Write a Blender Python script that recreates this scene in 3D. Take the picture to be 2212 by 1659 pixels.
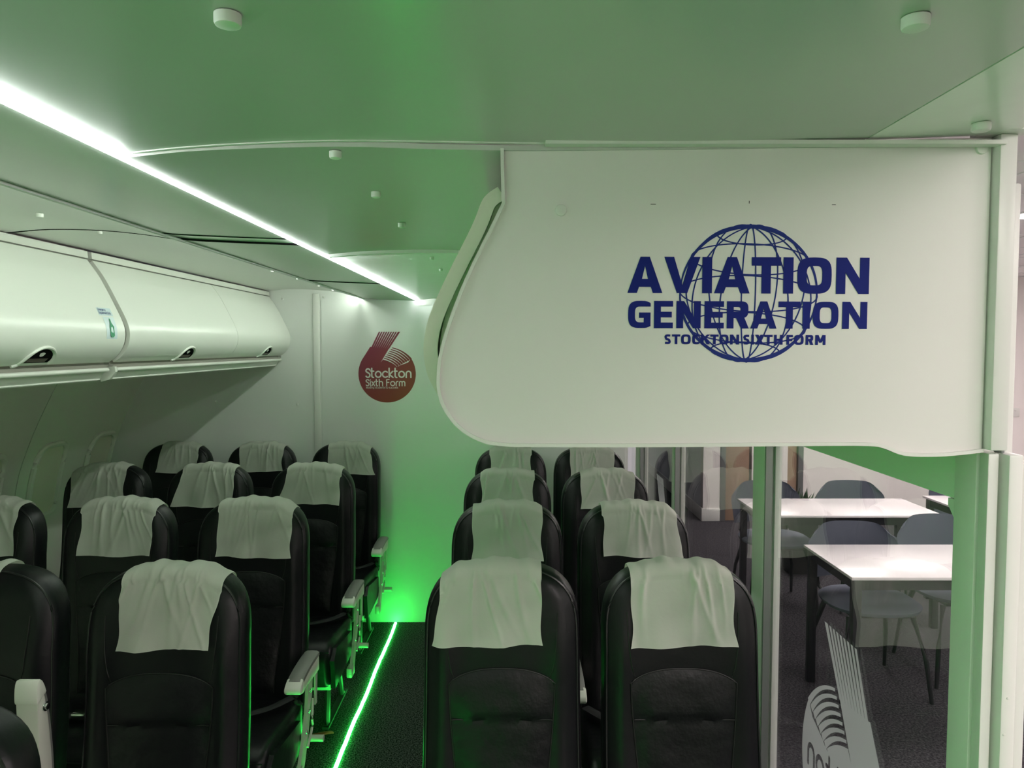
import bpy, bmesh, math, random
from mathutils import Vector, Matrix
from mathutils.geometry import delaunay_2d_cdt
PI = math.pi
SC = bpy.context.scene
COL = SC.collection
for o in list(bpy.data.objects): bpy.data.objects.remove(o)

# ------------------------------------------------------------ camera, exposure, world
EYE = 1.766
cam_d = bpy.data.cameras.new('camera'); cam_d.sensor_fit = 'HORIZONTAL'; cam_d.sensor_width = 36
cam_d.lens = 36 * 1600 / 2212
cam_d.clip_start = .02
cam = bpy.data.objects.new('camera', cam_d); COL.objects.link(cam)
cam.location = (0, 0, EYE); cam.rotation_euler = (PI / 2 - math.atan(81.5 / 1600), 0, 0)
SC.camera = cam
SC.view_settings.view_transform = 'Standard'; SC.view_settings.look = 'None'
SC.view_settings.exposure = 0.0; SC.view_settings.gamma = 1; SC.view_settings.use_curve_mapping = False
SC.cycles.use_denoising = True
SC.cycles.max_bounces = 10; SC.cycles.diffuse_bounces = 5; SC.cycles.glossy_bounces = 5; SC.cycles.transparent_max_bounces = 12
SC.cycles.sample_clamp_indirect = 6
SC.cycles.caustics_reflective = False; SC.cycles.caustics_refractive = False
W = bpy.data.worlds.new('world'); SC.world = W; W.use_nodes = True
W.node_tree.nodes['Background'].inputs[0].default_value = (.75, .8, .9, 1)
W.node_tree.nodes['Background'].inputs[1].default_value = .05
# light levels (strip lights, and room panels partly added as fill)
L_FLOOR = 62.0      # green floor strip
L_CEIL = 52.0       # white strip beside the aisle ceiling
L_COVE = 60.0       # hidden cove strip above the bins
L_ROOM = 27.0       # classroom light panels

# ------------------------------------------------------------ materials
def mat(name, col, rough=.5, metal=0, spec=.5, bump=None, vary=None, coat=0):
    m = bpy.data.materials.new(name); m.use_nodes = True
    nt = m.node_tree; b = nt.nodes['Principled BSDF']
    b.inputs['Base Color'].default_value = (*col, 1); b.inputs['Roughness'].default_value = rough
    b.inputs['Metallic'].default_value = metal; b.inputs['Specular IOR Level'].default_value = spec
    b.inputs['Coat Weight'].default_value = coat
    tc = nt.nodes.new('ShaderNodeTexCoord')
    if vary:
        sc, amt = vary
        n = nt.nodes.new('ShaderNodeTexNoise'); n.inputs['Scale'].default_value = sc; n.inputs['Detail'].default_value = 5
        r = nt.nodes.new('ShaderNodeMapRange'); r.inputs['To Min'].default_value = 1 - amt; r.inputs['To Max'].default_value = 1 + amt
        mx = nt.nodes.new('ShaderNodeMix'); mx.data_type = 'RGBA'; mx.blend_type = 'MULTIPLY'; mx.inputs[0].default_value = 1
        mx.inputs[6].default_value = (*col, 1)
        nt.links.new(tc.outputs['Object'], n.inputs['Vector']); nt.links.new(n.outputs[0], r.inputs[0])
        nt.links.new(r.outputs[0], mx.inputs[7]); nt.links.new(mx.outputs[2], b.inputs['Base Color'])
    if bump:
        sc, st, di = bump
        n = nt.nodes.new('ShaderNodeTexNoise'); n.inputs['Scale'].default_value = sc; n.inputs['Detail'].default_value = 4
        bp = nt.nodes.new('ShaderNodeBump'); bp.inputs['Strength'].default_value = st; bp.inputs['Distance'].default_value = di
        nt.links.new(tc.outputs['Object'], n.inputs['Vector']); nt.links.new(n.outputs[0], bp.inputs['Height'])
        nt.links.new(bp.outputs[0], b.inputs['Normal'])
    return m

def carpet(name, dark, light, scale):
    m = mat(name, dark, .95, bump=(scale * 1.2, .5, .003), spec=.0)
    nt = m.node_tree; b = nt.nodes['Principled BSDF']
    tc = nt.nodes.new('ShaderNodeTexCoord')
    n = nt.nodes.new('ShaderNodeTexNoise'); n.inputs['Scale'].default_value = scale; n.inputs['Detail'].default_value = 3; n.inputs['Roughness'].default_value = .8
    r = nt.nodes.new('ShaderNodeValToRGB')
    r.color_ramp.elements[0].position = .42; r.color_ramp.elements[0].color = (*dark, 1)
    r.color_ramp.elements[1].position = .66; r.color_ramp.elements[1].color = (*light, 1)
    nt.links.new(tc.outputs['Object'], n.inputs['Vector']); nt.links.new(n.outputs[0], r.inputs[0]); nt.links.new(r.outputs[0], b.inputs['Base Color'])
    return m

def emit(name, col, strength):
    m = bpy.data.materials.new(name); m.use_nodes = True; nt = m.node_tree
    nt.nodes.remove(nt.nodes['Principled BSDF'])
    e = nt.nodes.new('ShaderNodeEmission'); e.inputs[0].default_value = (*col, 1); e.inputs[1].default_value = strength
    nt.links.new(e.outputs[0], nt.nodes['Material Output'].inputs[0]); return m

def dots(name, col, strength, pitch):
    """LED tape: a row of bright diodes with dimmer tape between them"""
    m = emit(name, col, strength); nt = m.node_tree; e = [n for n in nt.nodes if n.type == 'EMISSION'][0]
    tc = nt.nodes.new('ShaderNodeTexCoord'); sp = nt.nodes.new('ShaderNodeSeparateXYZ')
    mu = nt.nodes.new('ShaderNodeMath'); mu.operation = 'MULTIPLY'; mu.inputs[1].default_value = 2 * PI / pitch
    si = nt.nodes.new('ShaderNodeMath'); si.operation = 'SINE'
    r = nt.nodes.new('ShaderNodeMapRange'); r.inputs[1].default_value = -1; r.inputs[2].default_value = 1
    r.inputs[3].default_value = strength * .55; r.inputs[4].default_value = strength * 1.45
    nt.links.new(tc.outputs['Object'], sp.inputs[0]); nt.links.new(sp.outputs[1], mu.inputs[0]); nt.links.new(mu.outputs[0], si.inputs[0])
    nt.links.new(si.outputs[0], r.inputs[0]); nt.links.new(r.outputs[0], e.inputs[1]); return m

def glassmat(name, tint=(.93, .95, .94)):
    m = bpy.data.materials.new(name); m.use_nodes = True; nt = m.node_tree
    nt.nodes.remove(nt.nodes['Principled BSDF'])
    t = nt.nodes.new('ShaderNodeBsdfTransparent'); t.inputs[0].default_value = (*tint, 1)
    g = nt.nodes.new('ShaderNodeBsdfGlossy'); g.inputs[0].default_value = (1, 1, 1, 1); g.inputs['Roughness'].default_value = .0
    f = nt.nodes.new('ShaderNodeFresnel'); f.inputs[0].default_value = 1.5
    mx = nt.nodes.new('ShaderNodeMixShader')
    ge = nt.nodes.new('ShaderNodeNewGeometry'); mr = nt.nodes.new('ShaderNodeMapRange'); mr.inputs[3].default_value = 1.5; mr.inputs[4].default_value = 1 / 1.5
    nt.links.new(ge.outputs['Backfacing'], mr.inputs[0]); nt.links.new(mr.outputs[0], f.inputs[0])
    nt.links.new(f.outputs[0], mx.inputs[0]); nt.links.new(t.outputs[0], mx.inputs[1]); nt.links.new(g.outputs[0], mx.inputs[2])
    nt.links.new(mx.outputs[0], nt.nodes['Material Output'].inputs[0]); return m

def frostmat(name):
    m = bpy.data.materials.new(name); m.use_nodes = True; nt = m.node_tree
    nt.nodes.remove(nt.nodes['Principled BSDF'])
    t = nt.nodes.new('ShaderNodeBsdfTransparent'); d = nt.nodes.new('ShaderNodeBsdfDiffuse'); d.inputs[0].default_value = (.5, .52, .54, 1)
    tr = nt.nodes.new('ShaderNodeBsdfTranslucent'); tr.inputs[0].default_value = (.62, .64, .66, 1)
    a = nt.nodes.new('ShaderNodeMixShader'); b = nt.nodes.new('ShaderNodeMixShader'); a.inputs[0].default_value = .5; b.inputs[0].default_value = .52
    nt.links.new(d.outputs[0], a.inputs[1]); nt.links.new(tr.outputs[0], a.inputs[2])
    nt.links.new(t.outputs[0], b.inputs[1]); nt.links.new(a.outputs[0], b.inputs[2])
    nt.links.new(b.outputs[0], nt.nodes['Material Output'].inputs[0]); return m

def logo_print(name, x0, x1):
    m = mat(name, (.2, .02, .05), .4); nt = m.node_tree; b = nt.nodes['Principled BSDF']
    tc = nt.nodes.new('ShaderNodeTexCoord'); sp = nt.nodes.new('ShaderNodeSeparateXYZ')
    ad = nt.nodes.new('ShaderNodeMath'); ad.operation = 'SUBTRACT'
    r = nt.nodes.new('ShaderNodeMapRange'); r.inputs[1].default_value = x0; r.inputs[2].default_value = x1
    cr = nt.nodes.new('ShaderNodeValToRGB')
    cr.color_ramp.elements[0].color = (.17, .008, .055, 1); cr.color_ramp.elements[1].color = (.21, .050, .010, 1)
    e = cr.color_ramp.elements.new(.5); e.color = (.18, .018, .022, 1)
    nt.links.new(tc.outputs['Object'], sp.inputs[0]); nt.links.new(sp.outputs[0], ad.inputs[0]); nt.links.new(sp.outputs[2], ad.inputs[1])
    nt.links.new(ad.outputs[0], r.inputs[0]); nt.links.new(r.outputs[0], cr.inputs[0]); nt.links.new(cr.outputs[0], b.inputs['Base Color']); return m

MW = mat('white_plastic', (.78, .79, .75), .38, vary=(3, .03))
MPANEL = mat('white_board', (.72, .70, .68), .42, vary=(4, .025))
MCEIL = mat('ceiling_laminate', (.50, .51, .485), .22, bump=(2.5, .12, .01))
MCEILR = mat('ceiling_bright', (.80, .81, .78), .20, bump=(3, .2, .012))  # paler laminate, the far panel's bright reflections put into its colour
MBULK = mat('bulkhead_board', (.74, .75, .73), .40, bump=(3, .08, .01))
MSIDE = mat('sidewall_plastic', (.74, .73, .67), .55, vary=(5, .04))
MSHADE = mat('window_shade', (.72, .70, .58), .5)
MBIN = mat('bin_plastic', (.80, .81, .76), .30, bump=(120, .05, .001))
MBIN2 = mat('bin_cream', (.66, .66, .56), .45, bump=(200, .2, .001))
MTRIM = mat('trim_white', (.70, .70, .67), .35)
MPSU = mat('service_panel', (.42, .40, .36), .5)
MFLAP = mat('handle_brown', (.10, .075, .06), .5)
MRAIL = mat('rail_plastic', (.74, .75, .70), .3)
MDARKGAP = mat('dark_gap', (.008, .008, .008), .9, spec=0)
MLEATH = mat('black_leather', (.005, .005, .0065), .36, spec=.28, bump=(26, .25, .006))
MLEATH2 = mat('black_leather_pad', (.006, .006, .0075), .38, spec=.28, bump=(14, .5, .012))
MPIPE = mat('piping_leather', (.012, .011, .013), .3)
MSEAM = mat('seam_thread', (.004, .004, .004), .5)
MCLOTH = mat('cotton_cloth', (.84, .84, .78), .9, spec=.2, bump=(60, .25, .002))
MARM = mat('armrest_plastic', (.62, .61, .56), .45)
MARMPAD = mat('armrest_pad', (.20, .195, .19), .5)
MARMCAP = mat('armrest_cap', (.74, .73, .68), .4)
MFRAME = mat('seat_metal', (.55, .55, .50), .4, metal=.3)
MLEGM = mat('leg_metal', (.05, .05, .05), .5, metal=.5)
MCHROME = mat('chrome', (.7, .7, .7), .2, metal=1)
MBELT = mat('belt_webbing', (.015, .015, .017), .8)
MBLUE = mat('navy_print', (.006, .014, .17), .6, spec=.15)
MBLUE2 = mat('navy_print_light', (.014, .028, .19), .6, spec=.15)
MLOGO = logo_print('logo_print', -.967 - 1.87, -.607 - 1.41)
MCARP = carpet('cabin_carpet', (.005, .0055, .005), (.15, .15, .15), 150)
MCARP2 = carpet('classroom_carpet', (.035, .033, .038), (.12, .115, .125), 90)
MROOM = mat('room_paint', (.78, .74, .72), .7, vary=(2, .02))
MROOMB = mat('room_paint_daylit', (.72, .75, .80), .7)  # corridor daylight put into the colour as a blue tint
MTILE = mat('ceiling_tile', (.86, .83, .83), .9, bump=(90, .3, .002))
MGRID = mat('tile_grid', (.8, .8, .8), .4)
MTABLE = mat('table_top', (.84, .80, .81), .25)
MBLACK = mat('black_metal', (.018, .018, .022), .35)
MCHAIR = mat('grey_fabric', (.17, .185, .235), .9, spec=.2, bump=(300, .4, .001))
MCHAIRS = mat('chair_shell', (.06, .062, .07), .5)
MDOOR = mat('door_wood', (.36, .24, .17), .5, vary=(8, .12))
MGREY = mat('grey_aluminium', (.30, .31, .31), .35, metal=.6)
MRED = mat('red_webbing', (.35, .015, .015), .6)
MGLASS = glassmat('partition_glass')
MFROST = frostmat('frosted_film')
MGREEN = emit('green_tube', (.035, 1.0, .10), L_FLOOR)
MLEDW = dots('white_tape', (.93, 1.0, .97), L_CEIL, .0166)
MCOVE = emit('cove_tape', (.88, 1.0, .86), L_COVE)
MLAMP = emit('room_lamp', (1.0, .885, .875), L_ROOM)
MDAY = emit('daylight_window', (.72, .83, 1.0), 1.3)
MLEAF = mat('plant_leaf', (.03, .07, .03), .6, vary=(20, .4))
MPOT = mat('plant_pot', (.05, .05, .05), .5)
MSTICK = mat('sticker_white', (.62, .72, .76), .4)
MGRN = mat('sticker_green', (.01, .22, .10), .5)
MINK = mat('sticker_ink', (.04, .06, .20), .5)

# ------------------------------------------------------------ object helpers
def obj(name, bm, m, parent=None, smooth=True, angle=35):
    me = bpy.data.meshes.new(name)
    bmesh.ops.recalc_face_normals(bm, faces=bm.faces)
    bm.to_mesh(me); bm.free()
    if smooth:
        me.shade_smooth(); me.set_sharp_from_angle(angle=math.radians(angle))
    if m is not None: me.materials.append(m)
    o = bpy.data.objects.new(name, me); COL.objects.link(o)
    if parent is not None: o.parent = parent
    return o
def empty(name, loc=(0, 0, 0), rz=0):
    o = bpy.data.objects.new(name, None); COL.objects.link(o); o.location = loc; o.rotation_euler = (0, 0, rz)
    o.empty_display_size = .1; return o
def tag(o, label=None, cat=None, group=None, kind=None):
    if label: o['label'] = label
    if cat: o['category'] = cat
    if group: o['group'] = group
    if kind: o['kind'] = kind
    return o
def struct(o, label, cat):
    return tag(o, label, cat, kind='structure')
def copy_tree(o, parent=None):
    c = o.copy(); COL.objects.link(c); c.parent = parent
    for ch in list(o.children): copy_tree(ch, c)
    return c
def NB(): return bmesh.new()
def box(bm, x0, x1, y0, y1, z0, z1, bev=0, seg=2):
    r = bmesh.ops.create_cube(bm, size=1)
    vs = r['verts']
    for v in vs:
        v.co = Vector(((x0 + x1) / 2 + v.co.x * (x1 - x0), (y0 + y1) / 2 + v.co.y * (y1 - y0), (z0 + z1) / 2 + v.co.z * (z1 - z0)))
    if bev:
        es = list({e for v in vs for e in v.link_edges})
        bmesh.ops.bevel(bm, geom=es, offset=bev, segments=seg, profile=.5, affect='EDGES')
    return bm
def bx(*a, **k): return box(NB(), *a, **k)
def prism(bm, pts, axis, a0, a1):
    """closed outline pts (2D) extruded along axis from a0 to a1; axis 'x': pts=(y,z), 'y': pts=(x,z), 'z': pts=(x,y)"""
    def P(p, a):
        return {'x': (a, p[0], p[1]), 'y': (p[0], a, p[1]), 'z': (p[0], p[1], a)}[axis]
    A = [bm.verts.new(P(p, a0)) for p in pts]; B = [bm.verts.new(P(p, a1)) for p in pts]
    n = len(pts)
    for i in range(n): bm.faces.new((A[i], A[(i + 1) % n], B[(i + 1) % n], B[i]))
    f1 = bm.faces.new(A); f2 = bm.faces.new(B[::-1])
    f1.normal_update(); f2.normal_update(); bmesh.ops.triangulate(bm, faces=[f1, f2], ngon_method='EAR_CLIP')
    return bm
def bevel_prism(bm, pts, axis, a0, a1, r, steps=3):
    """prism with rounded rims, by insetting the outline"""
    n = len(pts)
    area = sum(pts[i][0] * pts[(i + 1) % n][1] - pts[(i + 1) % n][0] * pts[i][1] for i in range(n))
    if area < 0: pts = pts[::-1]
    def inset(d):
        out = []
        for i in range(n):
            p0, p1, p2 = Vector(pts[i - 1]), Vector(pts[i]), Vector(pts[(i + 1) % n])
            e1 = (p1 - p0).normalized(); e2 = (p2 - p1).normalized()
            n1 = Vector((-e1.y, e1.x)); n2 = Vector((-e2.y, e2.x)); m = (n1 + n2)
            m = m.normalized() if m.length > 1e-6 else n1
            out.append(p1 + m * d / max(.5, m.dot(n1)))
        return out
    rings = []
    for k in range(steps + 1):
        t = PI / 2 * k / steps; rings.append((r * (1 - math.sin(t)), a0 + r * (1 - math.cos(t))))
    for k in range(steps, -1, -1):
        t = PI / 2 * k / steps; rings.append((r * (1 - math.sin(t)), a1 - r * (1 - math.cos(t))))
    V = []
    for d, a in rings:
        V.append([bm.verts.new({'x': (a, p.x, p.y), 'y': (p.x, a, p.y), 'z': (p.x, p.y, a)}[axis]) for p in inset(d)])
    for A, B in zip(V, V[1:]):
        for i in range(n): bm.faces.new((A[i], A[(i + 1) % n], B[(i + 1) % n], B[i]))
    f = [bm.faces.new(V[0]), bm.faces.new(V[-1][::-1])]
    [q.normal_update() for q in f]; bmesh.ops.triangulate(bm, faces=f, ngon_method='EAR_CLIP')
    return bm
def tube(bm, pts, r, n=8, closed=False, flat=1.0):
    pts = [Vector(p) for p in pts]; N = len(pts); rings = []
    up = Vector((0, 0, 1))
    for i, p in enumerate(pts):
        a = pts[i - 1] if (i > 0 or closed) else p
        b = pts[(i + 1) % N] if (i < N - 1 or closed) else p
        d = (b - a).normalized()
        u = up if abs(d.dot(up)) < .95 else Vector((0, 1, 0))
        s = d.cross(u).normalized(); t = s.cross(d).normalized()
        rr = r[i] if isinstance(r, (list, tuple)) else r
        rings.append([bm.verts.new(p + s * math.cos(2 * PI * k / n) * rr + t * math.sin(2 * PI * k / n) * rr * flat) for k in range(n)])
    M = N if closed else N - 1
    for i in range(M):
        A, B = rings[i], rings[(i + 1) % N]
        for k in range(n): bm.faces.new((A[k], A[(k + 1) % n], B[(k + 1) % n], B[k]))
    if not closed:
        bm.faces.new(rings[0][::-1]); bm.faces.new(rings[-1])
    return bm
def cyl(bm, c, d, r, h, n=24, dome=0):
    """disc of radius r, height h from centre c along direction d, with an optional rounded rim"""
    d = Vector(d).normalized(); u = Vector((0, 0, 1)) if abs(d.z) < .9 else Vector((1, 0, 0))
    s = d.cross(u).normalized(); t = s.cross(d)
    prof = [(r, 0), (r, h - dome)] + ([(r - dome * .3, h - dome * .3), (r - dome, h)] if dome else [])
    rings = [[bm.verts.new(Vector(c) + d * hh + (s * math.cos(2 * PI * k / n) + t * math.sin(2 * PI * k / n)) * rr) for k in range(n)] for rr, hh in prof]
    for A, B in zip(rings, rings[1:]):
        for k in range(n): bm.faces.new((A[k], A[(k + 1) % n], B[(k + 1) % n], B[k]))
    bm.faces.new(rings[0]); bm.faces.new(rings[-1]); return bm
def sheet(bm, F, nu, nv):
    V = [[bm.verts.new(F(i / nu, j / nv)) for i in range(nu + 1)] for j in range(nv + 1)]
    for j in range(nv):
        for i in range(nu): bm.faces.new((V[j][i], V[j][i + 1], V[j + 1][i + 1], V[j + 1][i]))
    return bm
def shell(bm, prof, y0, y1, t, ny=1):
    """open (x,z) profile extruded along y and given thickness t on its left side"""
    n = len(prof); out = []
    for i, p in enumerate(prof):
        a = Vector(prof[max(0, i - 1)]); b = Vector(prof[min(n - 1, i + 1)]); e = (b - a).normalized()
        out.append((p[0] - e.y * t, p[1] + e.x * t))
    return prism(bm, list(prof) + out[::-1], 'y', y0, y1)
def smooth_path(pts, k=4):
    """Catmull-Rom through 2D or 3D points"""
    P = [Vector(p) for p in pts]; out = []
    for i in range(len(P) - 1):
        a = P[i - 1] if i else P[0] * 2 - P[1]; b = P[i]; c = P[i + 1]; d = P[i + 2] if i + 2 < len(P) else P[-1] * 2 - P[-2]
        for s in range(k):
            t = s / k
            out.append(.5 * ((2 * b) + (c - a) * t + (2 * a - 5 * b + 4 * c - d) * t * t + (3 * b - a - 3 * c + d) * t ** 3))
    out.append(P[-1]); return [tuple(p) for p in out]

# ------------------------------------------------------------ flat print: polygons in 2D, united and cut
def stroke(pts, w, closed=False, cap=0):
    pts = [Vector(p) for p in pts]; out = []
    n = len(pts)
    for i in range(n if closed else n - 1):
        a, b = pts[i], pts[(i + 1) % n]
        if (b - a).length < 1e-9: continue
        d = (b - a).normalized(); nn = Vector((-d.y, d.x)) * w / 2
        out.append([tuple(a + nn), tuple(a - nn), tuple(b - nn), tuple(b + nn)])
    rng = range(n) if (closed or cap) else range(1, n - 1)
    for i in rng:
        out.append([(pts[i].x + w / 2 * math.cos(2 * PI * k / 10), pts[i].y + w / 2 * math.sin(2 * PI * k / 10)) for k in range(10)])
    return out
def flat(pos, neg, F, thick_dir=None, into=None):
    """triangulated union of pos polygons minus neg polygons, mapped to 3D by F(u,v)"""
    vs, fs = [], []
    for poly in pos + neg:
        if sum(poly[i - 1][0] * poly[i][1] - poly[i][0] * poly[i - 1][1] for i in range(len(poly))) < 0: poly = poly[::-1]
        k = len(vs); vs += [Vector(p) for p in poly]; fs.append(list(range(k, k + len(poly))))
    r = delaunay_2d_cdt(vs, [], fs, 1, 1e-7)
    ov, of, orig = r[0], r[2], r[5]
    bm = NB() if into is None else into; V = {}
    npz = len(pos)
    for f, og in zip(of, orig):
        if any(g < npz for g in og) and not any(g >= npz for g in og):
            t = []
            for i in f:
                if i not in V: V[i] = bm.verts.new(F(ov[i].x, ov[i].y))
                t.append(V[i])
            if len(set(t)) > 2:
                try: bm.faces.new(t)
                except ValueError: pass
    if thick_dir is not None:
        g = bmesh.ops.extrude_face_region(bm, geom=list({f for v in V.values() for f in v.link_faces}))
        for v in g['geom']:
            if isinstance(v, bmesh.types.BMVert): v.co += Vector(thick_dir)
    return bm
def sup(cx, cy, rx, ry, n=3.2, k=40):
    out = []
    for i in range(k):
        t = 2 * PI * i / k; c, s = math.cos(t), math.sin(t)
        out.append((cx + rx * math.copysign(abs(c) ** (2 / n), c), cy + ry * math.copysign(abs(s) ** (2 / n), s)))
    return out
def glyph(ch, x0, x1, y0, y1, s, b):
    """heavy capital in the box x0..x1, y0 (bottom)..y1 (top); s = stem width, b = bar height"""
    w, h = x1 - x0, y1 - y0; xm = (x0 + x1) / 2; ym = (y0 + y1) / 2
    R = lambda a, c, d, e: [(a, d), (c, d), (c, e), (a, e)]
    if ch == 'I': return [R(x0, x1, y0, y1)], []
    if ch == 'T': return [R(x0, x1, y1 - b, y1), R(xm - s / 2, xm + s / 2, y0, y1)], []
    if ch == 'L': return [R(x0, x0 + s, y0, y1), R(x0, x1, y0, y0 + b)], []
    if ch == 'E': return [R(x0, x0 + s, y0, y1), R(x0, x1, y0, y0 + b), R(x0, x1, y1 - b, y1), R(x0, x1 - w * .06, ym - b / 2, ym + b / 2)], []
    if ch == 'F': return [R(x0, x0 + s, y0, y1), R(x0, x1, y1 - b, y1), R(x0, x1 - w * .08, ym - b * .6, ym + b * .4)], []
    if ch == 'H': return [R(x0, x0 + s, y0, y1), R(x1 - s, x1, y0, y1), R(x0, x1, ym - b / 2, ym + b / 2)], []
    if ch == 'N': return [R(x0, x0 + s, y0, y1), R(x1 - s, x1, y0, y1), [(x0, y1), (x0 + s * 1.12, y1), (x1, y0), (x1 - s * 1.12, y0)]], []
    if ch == 'M':
        return [R(x0, x0 + s, y0, y1), R(x1 - s, x1, y0, y1), [(x0, y1), (x0 + s * 1.2, y1), (xm + s * .45, y0 + h * .22), (xm - s * .45, y0 + h * .22)],
                [(x1 - s * 1.2, y1), (x1, y1), (xm + s * .45, y0 + h * .22), (xm - s * .45, y0 + h * .22)]], []
    if ch == 'V': return [[(x0, y1), (x0 + s * 1.05, y1), (xm + s * .02, y0 + h * .22), (x1 - s * 1.05, y1), (x1, y1), (xm + s * .56, y0), (xm - s * .56, y0)]], []
    if ch == 'A':
        yb = y0 + h * .17; yt = yb + b * .95
        k = (xm - s * .5 - x0) / h     # outer slope
        xi = lambda y: x0 + s * 1.02 + (y - y0) * k
        return [[(x0, y0), (x0 + s * 1.02, y0), (xi(yb), yb), (x0 + x1 - xi(yb), yb), (x1 - s * 1.02, y0), (x1, y0), (xm + s * .5, y1), (xm - s * .5, y1)]], \
               [[(xi(yt), yt), (x0 + x1 - xi(yt), yt), (xm, y1 - h * .25)]]
    if ch == 'O': return [sup(xm, ym, w / 2, h / 2)], [sup(xm, ym, w / 2 - s, h / 2 - b, 3.6)]
    if ch in 'CG':
        return [sup(xm + w * .06, ym, w / 2 + w * .06, h / 2)], [sup(xm + w * .10, ym, w / 2 - s + w * .10, h / 2 - b, 3.6), R(x1, x1 + w, y0 - h, y1 + h), R(xm + w * .1, x1 + w, y0 + b * 1.05, y1 - b)]
    if ch == 'R':
        return [R(x0, x0 + s, y0, y1), sup(x0 + s * .9 + (w - s * .9) * .44, y1 - h * .31, (w - s * .9) * .52, h * .31, 3.0), R(x0, x0 + w * .5, y1 - h * .62, y1),
                [(x0 + w * .40, y0 + h * .42), (x0 + w * .78, y0 + h * .42), (x1, y0), (x1 - s * 1.15, y0)]], \
               [[(x0 + s, y1 - b), (x0 + w * .55, y1 - b), (x0 + w * .64, y1 - h * .26), (x0 + w * .64, y1 - h * .36), (x0 + w * .55, y1 - h * .62 + b), (x0 + s, y1 - h * .62 + b)]]
    if ch == 'K':
        return [R(x0, x0 + s, y0, y1), [(x0 + s, ym - b * .5), (x0 + s, ym + b * .6), (x1 - s * 1.2, y1), (x1, y1)],
                [(x0 + s * 1.2, ym - b * .2), (x0 + s * 2, ym + b * .7), (x1, y0), (x1 - s * 1.25, y0)]], []
    if ch == 'X': return [[(x0, y0), (x0 + s * 1.25, y0), (x1, y1), (x1 - s * 1.25, y1)], [(x0, y1), (x0 + s * 1.25, y1), (x1, y0), (x1 - s * 1.25, y0)]], []
    if ch == 'S':
        a = s * .48; P = [(x1 - a * .7, y1 - b * .55), (xm, y1 - b * .5), (x0 + a * 1.6, y1 - b * .6), (x0 + a, y1 - h * .25), (x0 + a * 1.7, ym + b * .2), (xm, ym), (x1 - a * 1.7, ym - b * .2), (x1 - a, y0 + h * .25), (x1 - a * 1.6, y0 + b * .6), (xm, y0 + b * .5), (x0 + a * .7, y0 + b * .6)]
        return stroke(P, b), []
    return [], []
# light rounded lower-case lettering as centre lines in a box 1 high (x-height .68)
def arc(cx, cy, rx, ry, a0, a1, n=14):
    return [(cx + rx * math.cos(math.radians(a0 + (a1 - a0) * i / n)), cy + ry * math.sin(math.radians(a0 + (a1 - a0) * i / n))) for i in range(n + 1)]
LC = {
 'S': (.50, [arc(.27, .73, .21, .21, 20, 235)[:-2] + arc(.25, .25, .21, .24, 70, -150)]),
 't': (.34, [[(.08, 1.0), (.08, .2)] + arc(.24, .2, .16, .2, 180, 275, 5), [(0, .68), (.28, .68)]]),
 'o': (.66, [arc(.33, .34, .29, .32, 0, 360, 20)]),
 'c': (.58, [arc(.33, .34, .29, .32, 48, 312, 16)]),
 'k': (.52, [[(.06, 1), (.06, 0)], [(.42, .66), (.10, .32), (.46, 0)]]),
 'n': (.62, [[(.07, 0), (.07, .42)] + arc(.31, .42, .24, .25, 180, 0, 10) + [(.55, 0)]]),
 'i': (.16, [[(.08, 0), (.08, .66)], [(.08, .88), (.08, .92)]]),
 'x': (.50, [[(.04, .66), (.44, 0)], [(.44, .66), (.04, 0)]]),
 'h': (.60, [[(.07, 1), (.07, 0)], [(.07, .42)] + arc(.30, .42, .23, .25, 180, 0, 10) + [(.53, 0)]]),
 'F': (.50, [[(.42, .95), (.07, .95), (.07, 0)], [(.07, .52), (.38, .52)]]),
 'r': (.36, [[(.07, 0), (.07, .42)] + arc(.27, .42, .2, .25, 180, 75, 6)]),
 'm': (.90, [[(.07, 0), (.07, .45)] + arc(.26, .45, .19, .22, 180, 0, 8) + [(.45, 0)], [(.45, .45)] + arc(.64, .45, .19, .22, 180, 0, 8) + [(.83, 0)]]),
 'l': (.16, [[(.07, 1), (.07, 0)]]),
 'e': (.58, [[(.05, .34), (.58, .34)] + arc(.33, .34, .28, .32, 10, 320, 14)]),
 'a': (.60, [arc(.30, .34, .25, .32, 0, 360, 14), [(.55, .66), (.55, 0)]]),
 'd': (.60, [arc(.30, .34, .25, .32, 0, 360, 14), [(.55, 1), (.55, 0)]]),
 'g': (.60, [arc(.30, .34, .25, .32, 0, 360, 14), [(.55, .66), (.55, -.12)] + arc(.32, -.12, .23, .15, 0, -150, 6)]),
 's': (.44, [arc(.22, .5, .16, .15, 30, 250, 7) + arc(.22, .17, .17, .16, 70, -150, 7)]),
 'u': (.60, [[(.07, .66), (.07, .25)] + arc(.30, .25, .23, .24, 180, 360, 8), [(.53, .66), (.53, 0)]]),
 ' ': (.26, []),
 'E': (.50, [[(.42, .95), (.07, .95), (.07, 0), (.42, 0)], [(.07, .5), (.38, .5)]]),
 'y': (.5, [[(.04, .66), (.25, .05)], [(.46, .66), (.15, -.25)]]), 'q': (.60, [arc(.30, .34, .25, .32, 0, 360, 14), [(.55, .66), (.55, -.28)]]),
 'p': (.60, [arc(.30, .34, .25, .32, 0, 360, 14), [(.05, .66), (.05, -.28)]]),
 'O': (.75, [arc(.37, .48, .33, .47, 0, 360, 16)]),
}
def lctext(txt, x0, x1, yb, H, w):
    tot = sum(LC[c][0] + .08 for c in txt) - .08; k = (x1 - x0) / tot; out = []; x = x0
    for c in txt:
        adv, paths = LC[c]
        for p in paths: out += stroke([(x + q[0] * k, yb + q[1] * H) for q in p], w, cap=1)
        x += (adv + .08) * k
    return out
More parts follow.
